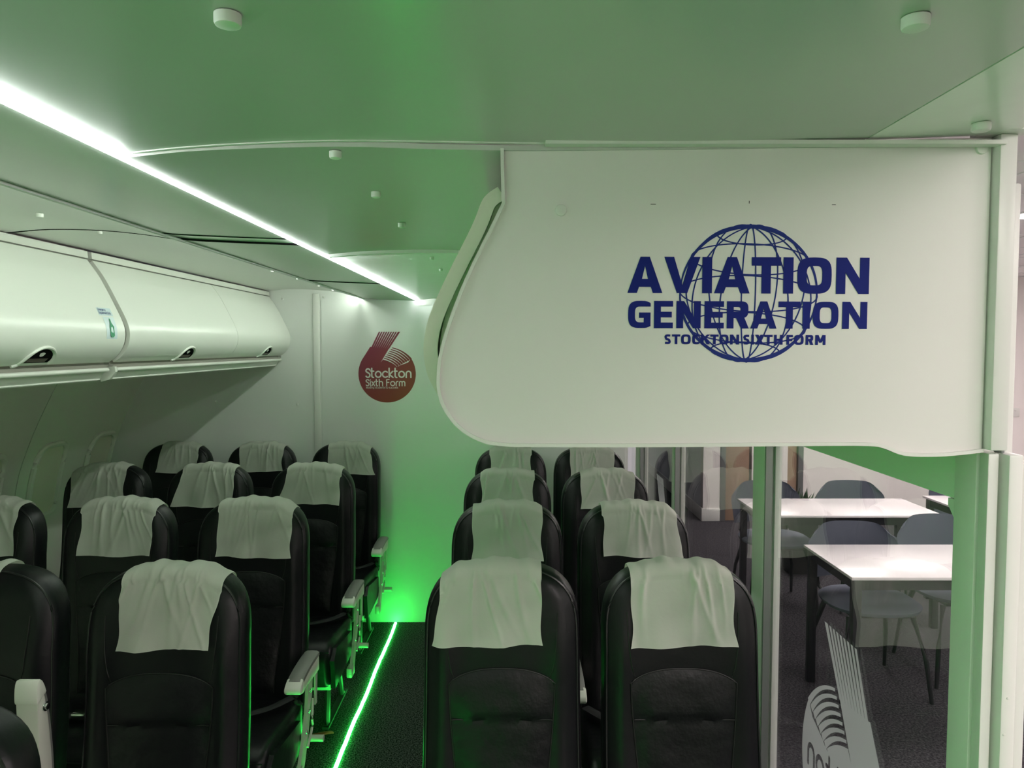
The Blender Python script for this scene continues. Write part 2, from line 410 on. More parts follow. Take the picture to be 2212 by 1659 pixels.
def six_logo():
    """the college's figure six; coordinates measured off the wall: x right, y up, unit = whole width"""
    T = lambda x, y: ((x - 275) / 937, (1420 - y) / 937)
    cx, cy, r = 743, 950, 469
    th = lambda x, y: math.degrees(math.atan2(cy - y, x - cx))
    body = [T(cx + r * math.cos(math.radians(a)), cy - r * math.sin(math.radians(a))) for a in [th(350, 700) + (360 + th(1135, 700) - th(350, 700)) * i / 70 for i in range(71)]]
    body += [T(1085, 765), T(1040, 780), T(1000, 795), T(960, 808), T(930, 825), T(885, 840), T(790, 765), T(672, 722), T(640, 762), T(771, 545), T(471, 505)]
    pos = [body]; neg = []
    for k in range(9):                      # rays of the stem
        a0 = 612 + 350 * k / 9.0 + 2; a1 = a0 + 22
        b0 = 472 + (775 - 472) * k / 9.0; b1 = 472 + (775 - 472) * (k + 1) / 9.0
        pos.append([T(a0, 262), T(a1 if k < 8 else 962, 262), T(b1, 545), T(b0, 545)])
    for k in range(8):                      # arcs of the bowl
        f = k / 7.0
        A = Vector((828 - 156 * f, 524 + 198 * f)); B = Vector((1135 - 245 * f, 712 + 128 * f))
        d = B - A; nrm = Vector((d.y, -d.x)).normalized(); c = (A + B) / 2 + nrm * (64 - 30 * f)
        P = [A * (1 - t) ** 2 + c * 2 * t * (1 - t) + B * t * t for t in [i / 12 for i in range(13)]]
        up, dn = [], []
        for i, p in enumerate(P):
            q = P[min(i + 1, 12)] - P[max(i - 1, 0)]; nn = Vector((q.y, -q.x)).normalized(); hw = 7 + 11 * (i / 12) ** 1.5
            up.append(T(*(p + nn * hw))); dn.append(T(*(p - nn * hw)))
        pos.append(up + dn[::-1])
    sc = lambda v: v / 937
    neg += lctext('Stockton', T(388, 0)[0], T(1142, 0)[0], T(0, 1008)[1], sc(150), sc(24))
    neg += lctext('Sixth Form', T(390, 0)[0], T(1040, 0)[0], T(0, 1145)[1], sc(108), sc(17))
    neg += lctext('leading students to success', T(395, 0)[0], T(920, 0)[0], T(0, 1188)[1], sc(34), sc(5))
    return pos, neg

# ============================================================ THE SETTING
BK = 4.67     # bulkhead distance
fl = obj('floor', bx(-2.7, .80, -2.6, BK, -.05, 0), MCARP, smooth=False); struct(fl, 'dark speckled carpet on the cabin floor', 'floor')
fl2 = obj('floor', bx(.80, 6.0, -2.6, 11.0, -.05, 0), MCARP2, smooth=False); struct(fl2, 'dark grey carpet in the classroom beyond the glass', 'floor')
fl3 = obj('floor', bx(-2.7, .80, BK, 11.0, -.05, 0), MCARP2, smooth=False); struct(fl3, 'dark grey carpet past the end of the cabin', 'floor')

# far bulkhead with the red six
wf = obj('wall_front', bx(-2.7, .735, BK, BK + .03, 0, 2.2), MBULK, smooth=False)
struct(wf, 'white end wall of the cabin behind the last seats', 'wall')
obj('wall_sheet', bx(-1.198, .72, BK - .006, BK - .0005, 0, 2.057, bev=.001), MBULK, wf, smooth=False)
obj('batten', bx(-1.248, -1.207, BK - .012, BK - .0005, 0, 2.095, bev=.003), MTRIM, wf)
obj('corner_plate', bx(-.585, -.30, BK - .010, BK - .0062, 2.022, 2.072), MTRIM, wf, smooth=False)
for x, z in [(-1.355, 1.40), (-1.87, 1.415), (-1.44, 2.094 - .03), (-1.18, 2.075), (-.49, 2.03)]:
    obj('screw_cap', cyl(NB(), (x, BK - (.0105 if x > -.6 else .0005 if x < -1.2 else .0065), z), (0, -1, 0), .008, .006, 16, .002), MTRIM, wf)
pos, neg = six_logo()
k = .361
lg = obj('wall_logo', flat(pos, neg, lambda u, v: (-.967 + u * k, BK - .0062, 1.411 + v * k), (0, -.0008, 0)), MLOGO, smooth=False)
tag(lg, 'red and orange figure six logo with college name on the end wall', 'logo')

# curved sidewall with its window pans
SW = smooth_path([(-2.50, 0), (-2.56, .35), (-2.58, .75), (-2.545, 1.05), (-2.47, 1.27), (-2.37, 1.48), (-2.27, 1.66), (-2.15, 1.86), (-2.05, 2.1)], 4)
def sx(z):
    for (a, za), (b, zb) in zip(SW, SW[1:]):
        if za <= z <= zb: return a + (b - a) * (z - za) / (zb - za)
    return SW[-1][0]
wl = empty('wall_left'); struct(wl, 'curved cabin side wall with closed windows below the bins', 'wall')
for y0, y1 in [(-2.6, 1.74), (1.746, 2.755), (2.761, 3.770), (3.776, BK)]:
    obj('wall_panel', shell(NB(), [p for p in SW], y0, y1, .012), MSIDE, wl)
obj('backing', shell(NB(), [(p[0] - .02, p[1]) for p in SW], -2.6, BK, .02), MDARKGAP, wl)
def side_pt(y, z, off): return Vector((sx(z) + off, y, z))
wn = []
for i, yc in enumerate([4.50, 4.00, 3.50, 3.0, 2.5]):
    w = empty('window_%d' % (i + 1), (0, 0, 0)); struct(w, 'closed oval cabin window with cream shade', 'window')
    ring = []; z0, z1, hw = .84, 1.235, .125
    for kk in range(40):
        t = 2 * PI * kk / 40; c, s = math.cos(t), math.sin(t)
        ring.append((yc + hw * math.copysign(abs(c) ** .45, c), (z0 + z1) / 2 + (z1 - z0) / 2 * math.copysign(abs(s) ** .45, s)))
    obj('window_frame', tube(NB(), [side_pt(y, z, .006) for y, z in ring], .016, 8, True), MSIDE, w)
    bm = NB()
    V = [[bm.verts.new(side_pt(yc + (y - yc) * f, (z0 + z1) / 2 + (z - (z0 + z1) / 2) * f, .003 + .004 * (1 - f ** 8))) for y, z in ring] for f in (1, .9, .6, .3, .02)]
    for A, B in zip(V, V[1:]):
        for q in range(40): bm.faces.new((A[q], A[(q + 1) % 40], B[(q + 1) % 40], B[q]))
    bm.faces.new(V[-1]); obj('window_shade', bm, MSHADE, w)

# cabin ceiling: three arched aisle panels, a flat strip on the left, the coffer over the bins
cl = empty('ceiling'); struct(cl, 'low smooth cabin ceiling washed green by the floor strip', 'ceiling')
A1 = smooth_path([(-.590, 2.0555), (-.49, 2.0655), (-.38, 2.072), (-.24, 2.0755), (0, 2.072), (.25, 2.070), (.528, 2.075)], 5)
A1b = smooth_path([(.531, 2.0752), (.64, 2.079), (.745, 2.084)], 3)
A2 = smooth_path([(-.590, 2.050), (-.49, 2.060), (-.36, 2.0655), (-.24, 2.067), (-.10, 2.063), (.10, 2.062), (.735, 2.070)], 5)
def cpanel(prof, y0, y1, m, nm='ceiling_panel'): return obj(nm, shell(NB(), prof, y0, y1, .008), m, cl)
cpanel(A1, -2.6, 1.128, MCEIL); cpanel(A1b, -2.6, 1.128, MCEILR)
obj('edge_trim', shell(NB(), [(x, z - .0018) for x, z in A1[1:-1]], 1.128, 1.134, .006), MTRIM, cl)
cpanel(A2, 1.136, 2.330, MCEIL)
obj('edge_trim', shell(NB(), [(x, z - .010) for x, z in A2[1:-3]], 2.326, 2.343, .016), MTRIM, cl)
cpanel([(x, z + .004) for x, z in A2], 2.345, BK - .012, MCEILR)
obj('edge_trim', bx(.05, .735, 1.115, 1.134, 2.066, 2.072), MTRIM, cl)
LP = smooth_path([(-.9426, 2.068), (-.88, 2.062), (-.75, 2.056), (-.592, 2.050)], 4)
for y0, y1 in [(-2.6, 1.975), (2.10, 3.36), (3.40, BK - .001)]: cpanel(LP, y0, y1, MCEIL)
for y0, y1 in [(1.985, 2.088), (3.368, 3.393)]: cpanel([(x, z + .003) for x, z in LP], y0, y1, MCEILR, 'joint_strip')
for y0, y1 in [(1.974, 1.986), (2.087, 2.101), (3.359, 3.369), (3.392, 3.401)]: cpanel([(x, z - .0012) for x, z in LP], y0, y1, MDARKGAP, 'joint_line')
obj('joint_backing', bx(-.93, -.60, 1.9, 3.45, 2.073, 2.076), MDARKGAP, cl, smooth=False)
obj('edge_trim', tube(NB(), [(-.9426, -2.6, 2.069), (-.9426, BK - .002, 2.069)], .0045, 8), MTRIM, cl)
obj('edge_trim', bx(-.936, -.924, -2.6, BK - .002, 2.060, 2.0655), MTRIM, cl, smooth=False)
CO = smooth_path([(-.957, 2.083), (-1.02, 2.090), (-1.12, 2.105), (-1.25, 2.117), (-1.4, 2.120), (-1.53, 2.110)], 4)
def coz(x): return min(CO, key=lambda p: abs(p[0] - x))[1]
cpanel(CO[::-1], -2.6, 2.262, MW, 'coffer_panel'); cpanel([(x, z + .004) for x, z in CO[::-1]], 2.268, BK - .001, MW, 'coffer_panel')
obj('cove_wall', bx(-.950, -.944, -2.6, BK, 2.076, 2.095), MDARKGAP, cl, smooth=False)
cpanel([(x, z - .0012) for x, z in CO[::-1]], 2.261, 2.269, MDARKGAP, 'joint_line')
for x, y, z in [(-.2647, .7062, 2.0745), (.3749, .7043, 2.071), (-.2726, 1.160, 2.066), (-.2656, 1.4626, 2.0665), (-.2693, 1.8284, 2.0665), (-.2743, 2.5554, 2.070), (-.2807, 2.9356, 2.070), (-.28, 3.6, 2.07), (.6605, 1.06, 2.079),
                (-1.02, 2.75, 2.132), (-1.03, 3.2, 2.133), (-1.04, 3.6, 2.133), (-1.04, 4.0, 2.133), (-1.05, 4.35, 2.133), (-1.25, 1.98, 2.13), (-1.28, 2.32, 2.134)]:
    if x < -.9: z = coz(x) + (.004 if y > 2.268 else 0)
    r = .0125 if y < 1.1 else (.0095 if y < 2.2 else .0075)
    obj('screw_cap', cyl(NB(), (x, y, z), (0, 0, -1), r, .011 if y < 2.2 else .009, 20, .003), MTRIM, cl)
# light strips
t = obj('light_strip', bx(-.5915, -.5885, -2.6, BK - .013, 2.047, 2.0555), MLEDW, smooth=False); tag(t, 'bright white light strip running along the aisle ceiling', 'light strip')
t = obj('cove_light', bx(-.9535, -.9510, -2.6, BK - .002, 2.067, 2.077), MCOVE, smooth=False); tag(t, 'hidden white light strip above the overhead bins', 'light strip')
pts = []; random.seed(5)
for i in range(170):
    y = -2.5 + (BK - .03 + 2.5) * i / 169; pts.append((-.741 + .0022 * math.sin(y * 9) + random.uniform(-.0012, .0012), y, .0025))
t = obj('floor_light_strip', tube(NB(), pts, .0085, 10), MGREEN); tag(t, 'glowing green light strip along the carpeted aisle', 'light strip')

# side frame of the mock-up: header, posts, glazing
XF = .735
wr = empty('wall_right'); struct(wr, 'white framed glass partition beside the right seats', 'wall')
obj('header', bx(XF, XF + .09, 1.212, BK, 1.512, 2.03, bev=.004), MW, wr)
obj('post', bx(XF, XF + .05, 2.148, 2.243, 0, 1.512, bev=.003), MW, wr)
obj('post', bx(XF, XF + .05, 3.336, 3.385, 0, 1.512, bev=.003), MW, wr)
obj('post', bx(XF, XF + .05, 4.25, 4.377, 0, 1.512, bev=.003), MW, wr)
for y in (2.14, 3.328, 4.242):
    obj('glazing_channel', bx(XF + .004, XF + .024, y, y + .008, 0, 1.512), MGREY, wr, smooth=False)
    obj('glazing_bead', bx(XF + .030, XF + .050, y - .004, y + .008, 0, 1.512, bev=.002), MTRIM, wr)
obj('post', bx(XF - .002, XF + .036, 1.161, 1.218, 0, 1.60, bev=.002), MW, wr)
obj('sill', bx(XF + .006, XF + .042, 1.218, BK, 0, .05, bev=.003), MW, wr)
obj('mitre_block', prism(NB(), [(1.19, 1.512), (1.235, 1.512), (1.235, 1.50), (1.212, 1.475)], 'x', XF - .001, XF + .03), MW, wr, smooth=False)
for i, (y0, y1) in enumerate([(1.218, 2.148), (2.243, 3.336), (3.385, 4.25), (4.377, BK)]):
    g = obj('window_%d' % (i + 6), bx(XF + .024, XF + .029, y0, y1, .05, 1.512), MGLASS, smooth=False)
    struct(g, 'clear glass pane between cabin and classroom', 'window')
# stepped door jamb nearest the camera
jb = empty('trim_1'); struct(jb, 'stepped white painted jamb at the near end of the glass', 'trim')
obj('jamb_strip', bx(.7370, .7535, 1.138, 1.160, 0, 1.60, bev=.002), MTRIM, jb)
obj('jamb_recess', bx(.7535, .7610, 1.148, 1.160, 0, 1.60), MW, jb, smooth=False)
obj('jamb_face', bx(.7600, .7830, 1.124, 1.200, 0, 1.60, bev=.0035), MTRIM, jb)
obj('jamb_return', bx(.7835, .8020, 1.130, 1.230, 0, 1.588, bev=.004), MTRIM, jb)
for z, x in [(1.22, .770), (1.162, .766), (1.048, .766)]:
    obj('dent', cyl(NB(), (x, 1.1238, z), (0, -1, 0), .0022, .0009, 10, .0005), MTRIM, jb)
up = empty('trim_2'); struct(up, 'white upright edging beside the lettered end panel', 'trim')
obj('upright', bx(.7295, .7555, 1.122, 1.150, 1.607, 2.083, bev=.002), MTRIM, up)
obj('bracket', bx(.7575, .7635, 1.140, 1.160, 1.600, 1.634, bev=.002), MGREY, up)
obj('cap_strip', bx(.70, .768, 1.10, 1.150, 2.083, 2.0885), MTRIM, up, smooth=False)

# classroom shell
CZ = 2.455
rb = empty('wall_back'); struct(rb, 'pale pink classroom wall beyond the tables', 'wall')
YW = 7.42
for x0, x1, m, nm in [(1.93, 2.10, MROOM, 'wall_panel'), (2.94, 6.0, MROOM, 'wall_panel')]:
    obj(nm, bx(x0, x1, YW, YW + .1, 0, CZ), m, rb, smooth=False)
obj('wall_panel', bx(2.42, 2.78, YW, YW + .1, 0, CZ), MROOM, rb, smooth=False)
obj('wall_return', bx(1.93, 2.03, YW + .1, 10.9, 0, CZ), MROOMB, rb, smooth=False)
obj('skirting', bx(1.915, 2.10, YW - .015, YW - .001, 0, .13, bev=.003), MTRIM, rb)
obj('skirting', bx(1.915, 1.929, YW, 10.9, 0, .13, bev=.003), MTRIM, rb)
obj('skirting', bx(2.95, 5.98, YW - .015, YW - .001, 0, .13, bev=.003), MTRIM, rb)
d = empty('door_1'); struct(d, 'brown wooden door in the classroom wall', 'door')
obj('leaf', bx(2.16, 2.40, YW + .02, YW + .06, 0, 2.1, bev=.003), MDOOR, d)
obj('frame', bx(2.105, 2.155, YW - .01, YW + .08, 0, 2.15, bev=.003), MGREY, d)
obj('overpanel', bx(2.105, 2.42, YW + .02, YW + .06, 2.1, CZ), MROOM, d, smooth=False)
d = empty('door_2'); struct(d, 'narrow brown door panel with grey edge near the tables', 'door')
obj('leaf', bx(2.785, 2.88, YW + .02, YW + .06, 0, 2.1, bev=.003), MDOOR, d)
obj('frame', bx(2.885, 2.935, YW - .01, YW + .08, 0, 2.15, bev=.003), MGREY, d)
obj('overpanel', bx(2.785, 2.935, YW + .02, YW + .06, 2.1, CZ), MROOM, d, smooth=False)
w = obj('wall_far', bx(-2.7, 1.93, 10.9, 11.0, 0, CZ), MROOMB, smooth=False); struct(w, 'cool white wall at the far end of the corridor', 'wall')
dw = empty('window_10'); struct(dw, 'bright daylight window far down the corridor', 'window')
obj('window_frame', bx(1.15, 1.90, 10.86, 10.899, .95, 2.15, bev=.004), MTRIM, dw)
obj('pane', bx(1.20, 1.85, 10.845, 10.858, 1.0, 2.1), MDAY, dw, smooth=False)
w = obj('wall_side', bx(6.0, 6.1, -2.6, YW, 0, CZ), MROOM, smooth=False); struct(w, 'pale classroom wall on the far right', 'wall')
w = obj('wall_rear', bx(-2.7, 6.1, -2.7, -2.6, 0, CZ), MROOM, smooth=False); struct(w, 'plain wall behind the camera', 'wall')
w = obj('wall_corridor', bx(-2.8, -2.7, -2.6, 11, 0, CZ), MROOM, smooth=False); struct(w, 'outer wall behind the cabin side', 'wall')
w = obj('wall_outer', bx(-2.7, .80, BK + .04, BK + .08, 0, CZ), MROOMB, smooth=False); struct(w, 'back of the cabin end wall', 'wall')
cc = empty('ceiling'); struct(cc, 'suspended tile ceiling of the classroom', 'ceiling')
obj('ceiling_slab', bx(-2.8, 6.1, -2.7, 11.0, CZ + .03, CZ + .05), MTILE, cc, smooth=False)
LAMPS = {(4, 15), (7, 12), (8, 9), (0, 3), (1, 2), (2, 4), (3, 1), (5, 1), (2, 4), (5, 4), (2, 7), (5, 7), (3, 10), (5, 10), (2, 13), (2, 16)}  # unseen panels, some added to brighten the back wall and the seats
tb = None; NT = 0
for i in range(0, 9):
    for j in range(0, 22):
        x0 = .83 + i * .6; y0 = -2.6 + j * .6
        if y0 > 10.4 or (x0 > 1.5 and y0 > 7.2): continue
        if (i, j) in LAMPS: continue
        if tb is None:
            tb = obj('ceiling_tile', bx(-.294, .294, -.294, .294, 0, .015, bev=.004, seg=1), MTILE, cc, smooth=False); c = tb
        else:
            c = tb.copy(); COL.objects.link(c); c.parent = cc
        c.location = (x0 + .3, y0 + .3, CZ)
bm = NB()
for i in range(10): box(bm, .83 + i * .6 - .010, .83 + i * .6 + .010, -2.6, 10.9, CZ - .004, CZ + .001)
for j in range(22): box(bm, .82, 6.0, -2.6 + j * .6 - .010, -2.6 + j * .6 + .010, CZ - .0045, CZ + .0005)
obj('tile_grid', bm, MGRID, cc, smooth=False)
g0 = None
for (i, j) in sorted(LAMPS):
    x0 = .83 + i * .6 + .3; y0 = -2.6 + j * .6 + .3
    if g0 is None:
        g0 = empty('ceiling_light', (x0, y0, CZ - .012)); obj('frame', bx(-.297, .297, -.297, .297, .006, .02), MGRID, g0, smooth=False)
        obj('diffuser', bx(-.28, .28, -.28, .28, 0, .006), MLAMP, g0, smooth=False); c = g0
    else:
        c = copy_tree(g0); c.location = (x0, y0, CZ - .012)
    tag(c, 'square flush light panel in the classroom ceiling', 'ceiling light', 'light panels in the classroom ceiling')

# ============================================================ LETTERED END PANEL (near end of the right-hand bins)
PY0, PY1 = 1.140, 1.152
OUT = [(-.0175, 2.0645), (-.0172, 2.04), (-.0165, 2.0106), (-.0155, 1.9828), (-.036, 1.9409), (-.0609, 1.8918), (-.0858, 1.8354), (-.1074, 1.7717), (-.1150, 1.7300), (-.1142, 1.6933),
       (-.1029, 1.6646), (-.083, 1.6395), (-.0544, 1.6215), (-.0186, 1.6125), (.05, 1.6108), (.2107, 1.6107), (.4542, 1.6125), (.5474, 1.6125), (.5725, 1.6090), (.6051, 1.5975), (.6554, 1.5960), (.70, 1.5995), (.7270, 1.6030)]
OUTS = OUT[:4] + [tuple(p) for p in smooth_path(OUT[3:], 4)[1:]]
pn = empty('end_panel', (0, 0, 0)); tag(pn, 'white end panel of the right bins with navy globe lettering', 'panel')
obj('board', prism(NB(), OUTS + [(.7270, 2.0820), (.35, 2.0740), (.08, 2.0665)], 'y', PY0, PY1), MPANEL, pn, smooth=False)
# raised bead round the free edge
bm = NB(); inner = []
for i, p in enumerate(OUTS):
    a = Vector(OUTS[max(0, i - 1)]); b = Vector(OUTS[min(len(OUTS) - 1, i + 1)]); e = (b - a).normalized()
    inner.append((p[0] - e.y * .0052, p[1] + e.x * .0052))
bead = OUTS + inner[::-1]
prism(bm, bead, 'y', PY0 - .006, PY1 + .003)
obj('edge_bead', bm, MTRIM, pn, angle=50)
for x, z in [(.0745, 1.9725), (.7114, 2.0653)]:
    obj('screw_cap', cyl(NB(), (x, PY0, z), (0, -1, 0), .0088, .004, 28, .0015), MTRIM, pn)
for x, z, w_, h_ in [(.215, 1.982, .008, .001), (.361, 1.985, .001, .004), (.49, 1.981, .006, .0008)]:
    obj('scuff', bx(x - w_ / 2, x + w_ / 2, PY0 - .0002, PY0 + .001, z - h_ / 2, z + h_ / 2), MDARKGAP, pn, smooth=False)
MXF = lambda u: .1775 + (1300 + u / 3.403 - 1357) * .000707
MZF = lambda v: 1.8479 - (440 + v / 3.403 - 632) * .000703
def word(chars, yb, yt, stem, bar, nm, skew=0):
    bm = NB()
    for ch, a, b in chars:
        p, q = glyph(ch, a, b, -yb, -yt, stem, bar)
        flat(p, q, lambda u, v: (MXF(u), PY0 - .0003, MZF(-v + skew * (u - 190))), (0, -.0006, 0), into=bm)
        if ch == 'G':
            R4 = lambda a_, c_, d_, e_: [(a_, d_), (c_, d_), (c_, e_), (a_, e_)]; ym = -(yb + yt) / 2; xm = (a + b) / 2
            flat([R4(xm - 2, b, ym - bar * .6, ym + bar * .35), R4(b - stem, b, -yb + bar * .3, ym)], [], lambda u, v: (MXF(u), PY0 - .00032, MZF(-v + skew * (u - 190))), (0, -.0006, 0), into=bm)
    obj(nm, bm, MBLUE, pn, smooth=False)
word([('A', 190, 447), ('V', 460, 725), ('I', 740, 812), ('A', 828, 1090), ('T', 1103, 1318), ('I', 1337, 1410), ('O', 1440, 1692), ('N', 1726, 1968)], 655, 388, 68, 62, 'lettering', .0045)
word([('G', 197, 362), ('E', 388, 527), ('N', 553, 732), ('E', 760, 903), ('R', 925, 1088), ('A', 1100, 1293), ('T', 1305, 1468), ('I', 1484, 1538), ('O', 1560, 1748), ('N', 1777, 1960)], 914, 713, 50, 42, 'lettering', .0045)
word([('S', 465, 515), ('T', 522, 583), ('O', 590, 660), ('C', 672, 725), ('K', 737, 803), ('T', 806, 866), ('O', 873, 940), ('N', 952, 1018), ('S', 1048, 1098), ('I', 1109, 1127), ('X', 1137, 1200),
      ('T', 1204, 1265), ('H', 1277, 1340), ('F', 1369, 1415), ('O', 1425, 1495), ('R', 1510, 1567), ('M', 1582, 1657)], 1033, 960, 19, 16, 'lettering', .0045)
gx, gy, gr = 1082, 660, 508; tl = math.asin(.26); pos = []
def gp(lat, lon):
    x = math.cos(lat) * math.sin(lon); y = math.sin(lat); z = math.cos(lat) * math.cos(lon)
    yy = y * math.cos(tl) - z * math.sin(tl); ro = math.radians(2.5)
    return (gx + gr * (x * math.cos(ro) + yy * math.sin(ro)), -(gy - gr * (yy * math.cos(ro) - x * math.sin(ro))))
for lat in (-60, -31, 0, 31, 60): pos += stroke([gp(math.radians(lat), 2 * PI * i / 60) for i in range(60)], 9.5, True)
for lon in (6, 36, 66, 96, 126, 156): pos += stroke([gp(2 * PI * i / 72, math.radians(lon)) for i in range(72)], 9.5, True)
outer = [(gx + gr * math.cos(2 * PI * i / 90), -gy + gr * math.sin(2 * PI * i / 90)) for i in range(90)]
inn = [(gx + (gr - 10) * math.cos(2 * PI * i / 90), -gy + (gr - 30) * math.sin(2 * PI * i / 90)) for i in range(90)]
ring = []
for i in range(90):
    j = (i + 1) % 90; ring.append([outer[i], outer[j], inn[j], inn[i]])
obj('globe_emblem', flat(pos + ring, [], lambda u, v: (MXF(u), PY0 - .0001, MZF(-v)), (0, -.0005, 0)), MBLUE2, pn, smooth=False)

# right-hand overhead bins behind it
RBO = [(-.0150, 2.012), (-.030, 2.002), (-.0405, 1.9885), (-.0551, 1.9526), (-.0952, 1.8734), (-.121, 1.8155), (-.1307, 1.7718), (-.1287, 1.7353), (-.1179, 1.7050), (-.09, 1.665), (-.04, 1.640), (.05, 1.632)]
RBS = smooth_path([(x - .007, z) for x, z in RBO], 4)
for i, (y0, y1) in enumerate([(1.158, 2.20), (2.22, 3.40), (3.42, BK - .008)]):
    b = empty('overhead_bin', (0, 0, 0)); tag(b, ['cream overhead bin just behind the lettered panel', 'cream overhead bin second from the lettered panel', 'cream overhead bin by the end wall on the right'][i], 'overhead bin', 'overhead bins on the right')
    obj('body', prism(NB(), [(x + .024, z) for x, z in RBS] + [(.70, 1.632), (.70, 2.035), (.0, 2.035)], 'y', y0 + .012, y1), MBIN2, b, angle=50)
    obj('door', shell(NB(), RBS[:-5][::-1], y0, y1 - .01, -.022), MBIN2, b, angle=50)

# ============================================================ LEFT OVERHEAD BINS
LB = smooth_path([(-1.522, 2.076), (-1.477, 2.010), (-1.424, 1.906), (-1.400, 1.852), (-1.392, 1.812), (-1.400, 1.768), (-1.425, 1.730), (-1.455, 1.708)], 5)
_L = [0]
for a, b in zip(LB, LB[1:]): _L.append(_L[-1] + math.dist(a, b))
def lbp(s, off=0):
    s = max(0, min(_L[-1] - 1e-6, s))
    for i in range(len(LB) - 1):
        if _L[i] <= s <= _L[i + 1]:
            t = (s - _L[i]) / (_L[i + 1] - _L[i]); a = Vector(LB[i]); b = Vector(LB[i + 1]); e = (b - a).normalized()
            return a.lerp(b, t) + Vector((-e.y, e.x)) * off
def bin_door(parent, y0, y1, handle_y):
    dr = obj('door', shell(NB(), LB, y0, y1, -.014), MBIN, parent, angle=50)
    S = _L[-1]; hs = S - .012; hw = .070; hh = .066
    P = lambda dy, ds, off: (lambda q: Vector((q.x, handle_y + dy, q.y)))(lbp(hs - ds, off))
    outl = [(hw * math.cos(a), hh * math.sin(a) ** .8 if math.sin(a) > 0 else 0) for a in [PI * i / 24 for i in range(25)]]
    bm = NB(); c = bm.verts.new(P(0, .02, .0012)); vs = [bm.verts.new(P(x * .86, y * .84 + .004, .0012)) for x, y in outl]
    for i in range(24): bm.faces.new((c, vs[i], vs[i + 1]))
    bm.faces.new((c, vs[-1], vs[0]))
    rc = obj('handle_recess', bm, MDARKGAP, dr); rc['label'] = 'dark half-moon finger recess'
    obj('handle_rim', tube(NB(), [P(x, y, .002) for x, y in outl] + [P(-hw, -.004, .002), P(-hw * 1.25, -.012, .002)], .005, 8), MBIN, dr)
    bm = NB(); sheet(bm, lambda u, v: P(-hw * .74 + hw * 1.3 * u, .010 + .016 * v, .0022), 8, 2); obj('handle_flap', bm, MFLAP, dr)
    return dr
def bin_unit(y0, y1, doors, label):
    b = empty('overhead_bin'); tag(b, label, 'overhead bin', 'overhead bins on the left')
    obj('body', prism(NB(), [(x - .016, z) for x, z in LB] + [(-1.47, 1.695), (-2.10, 1.66), (-2.0, 2.10), (-1.55, 2.10)], 'y', y0 + .004, y1 - .004), MPSU, b, angle=50)
    for a, c, hy in doors: bin_door(b, a, c, hy)
    obj('top_trim', prism(NB(), [(-1.520, 2.081), (-1.522, 2.106), (-1.56, 2.108), (-1.56, 2.081)], 'y', y0, y1), MRAIL, b, angle=50)
    obj('service_panel', prism(NB(), [(-1.452, 1.700), (-1.462, 1.688), (-1.50, 1.688), (-1.50, 1.700)], 'y', y0 + .004, y1 - .004), MPSU, b, smooth=False)
    rl = obj('hand_rail', prism(NB(), [(-1.456 + .010 * math.cos(t_), 1.681 + .0085 * math.sin(t_)) for t_ in [2 * PI * i / 14 for i in range(14)]], 'y', y0 + .015, y1 - .015), MRAIL, b)
    obj('rail_fascia', prism(NB(), [(-1.464, 1.676), (-1.480, 1.648), (-1.492, 1.644), (-1.50, 1.650), (-1.50, 1.684), (-1.464, 1.684)], 'y', y0 + .015, y1 - .015), MRAIL, b)
    obj('rail_lip', tube(NB(), [(-1.481, y0 + .02, 1.647), (-1.481, y1 - .02, 1.647)], .0035, 6), MRAIL, b)
    obj('rail_bracket', prism(NB(), [(-1.448, 1.692), (-1.446, 1.672), (-1.468, 1.645), (-1.500, 1.636), (-1.505, 1.69)], 'y', y0 - .001, y0 + .014), MRAIL, b)
    return b
b1 = bin_unit(1.55, 2.675, [(1.55, 2.672, 2.235)], 'pale overhead bin nearest the camera, with the bottle sticker')
b2 = bin_unit(2.700, BK - .003, [(2.705, 3.770, 3.245), (3.774, BK - .004, 4.30)], 'longer pale overhead bin reaching the end wall')
b0 = bin_unit(.35, 1.53, [(.36, 1.52, .9)], 'pale overhead bin beside the camera')
# sticker
st = empty('bin_sticker'); tag(st, 'small white sticker with green bottle on the near bin door', 'sticker')
S0 = .205
def SP(u, v, off): q = lbp(S0 + v, off); return Vector((q.x, 2.535 + u, q.y))
bm = NB(); sheet(bm, lambda a, c: SP(a * .088, .0 + c * .030, .0008), 6, 3); obj('text_strip', bm, MSTICK, st)
bm = NB(); sheet(bm, lambda a, c: SP(.015 + a * .068, .034 + c * .078, .0008), 6, 6); obj('card', bm, MSTICK, st)
bo = [(0, .006), (.004, .010), (.004, .022), (.013, .036), (.013, .066), (.008, .072), (-.008, .072), (-.013, .066), (-.013, .036), (-.004, .022), (-.004, .010)]
bm = NB(); f = bm.faces.new([bm.verts.new(SP(.049 + x, .034 + y, .0030)) for x, y in bo]); f.normal_update(); bmesh.ops.triangulate(bm, faces=[f], ngon_method='EAR_CLIP'); obj('bottle_symbol', bm, MGRN, st)
pp = lctext('Emergency', .004, .052, .0185, .009, .0013) + lctext('Equipment Only', .004, .076, .006, .009, .0013)
obj('caption', flat(pp, [], lambda u, v: SP(u, .030 - v, .0022)), MINK, st, smooth=False)

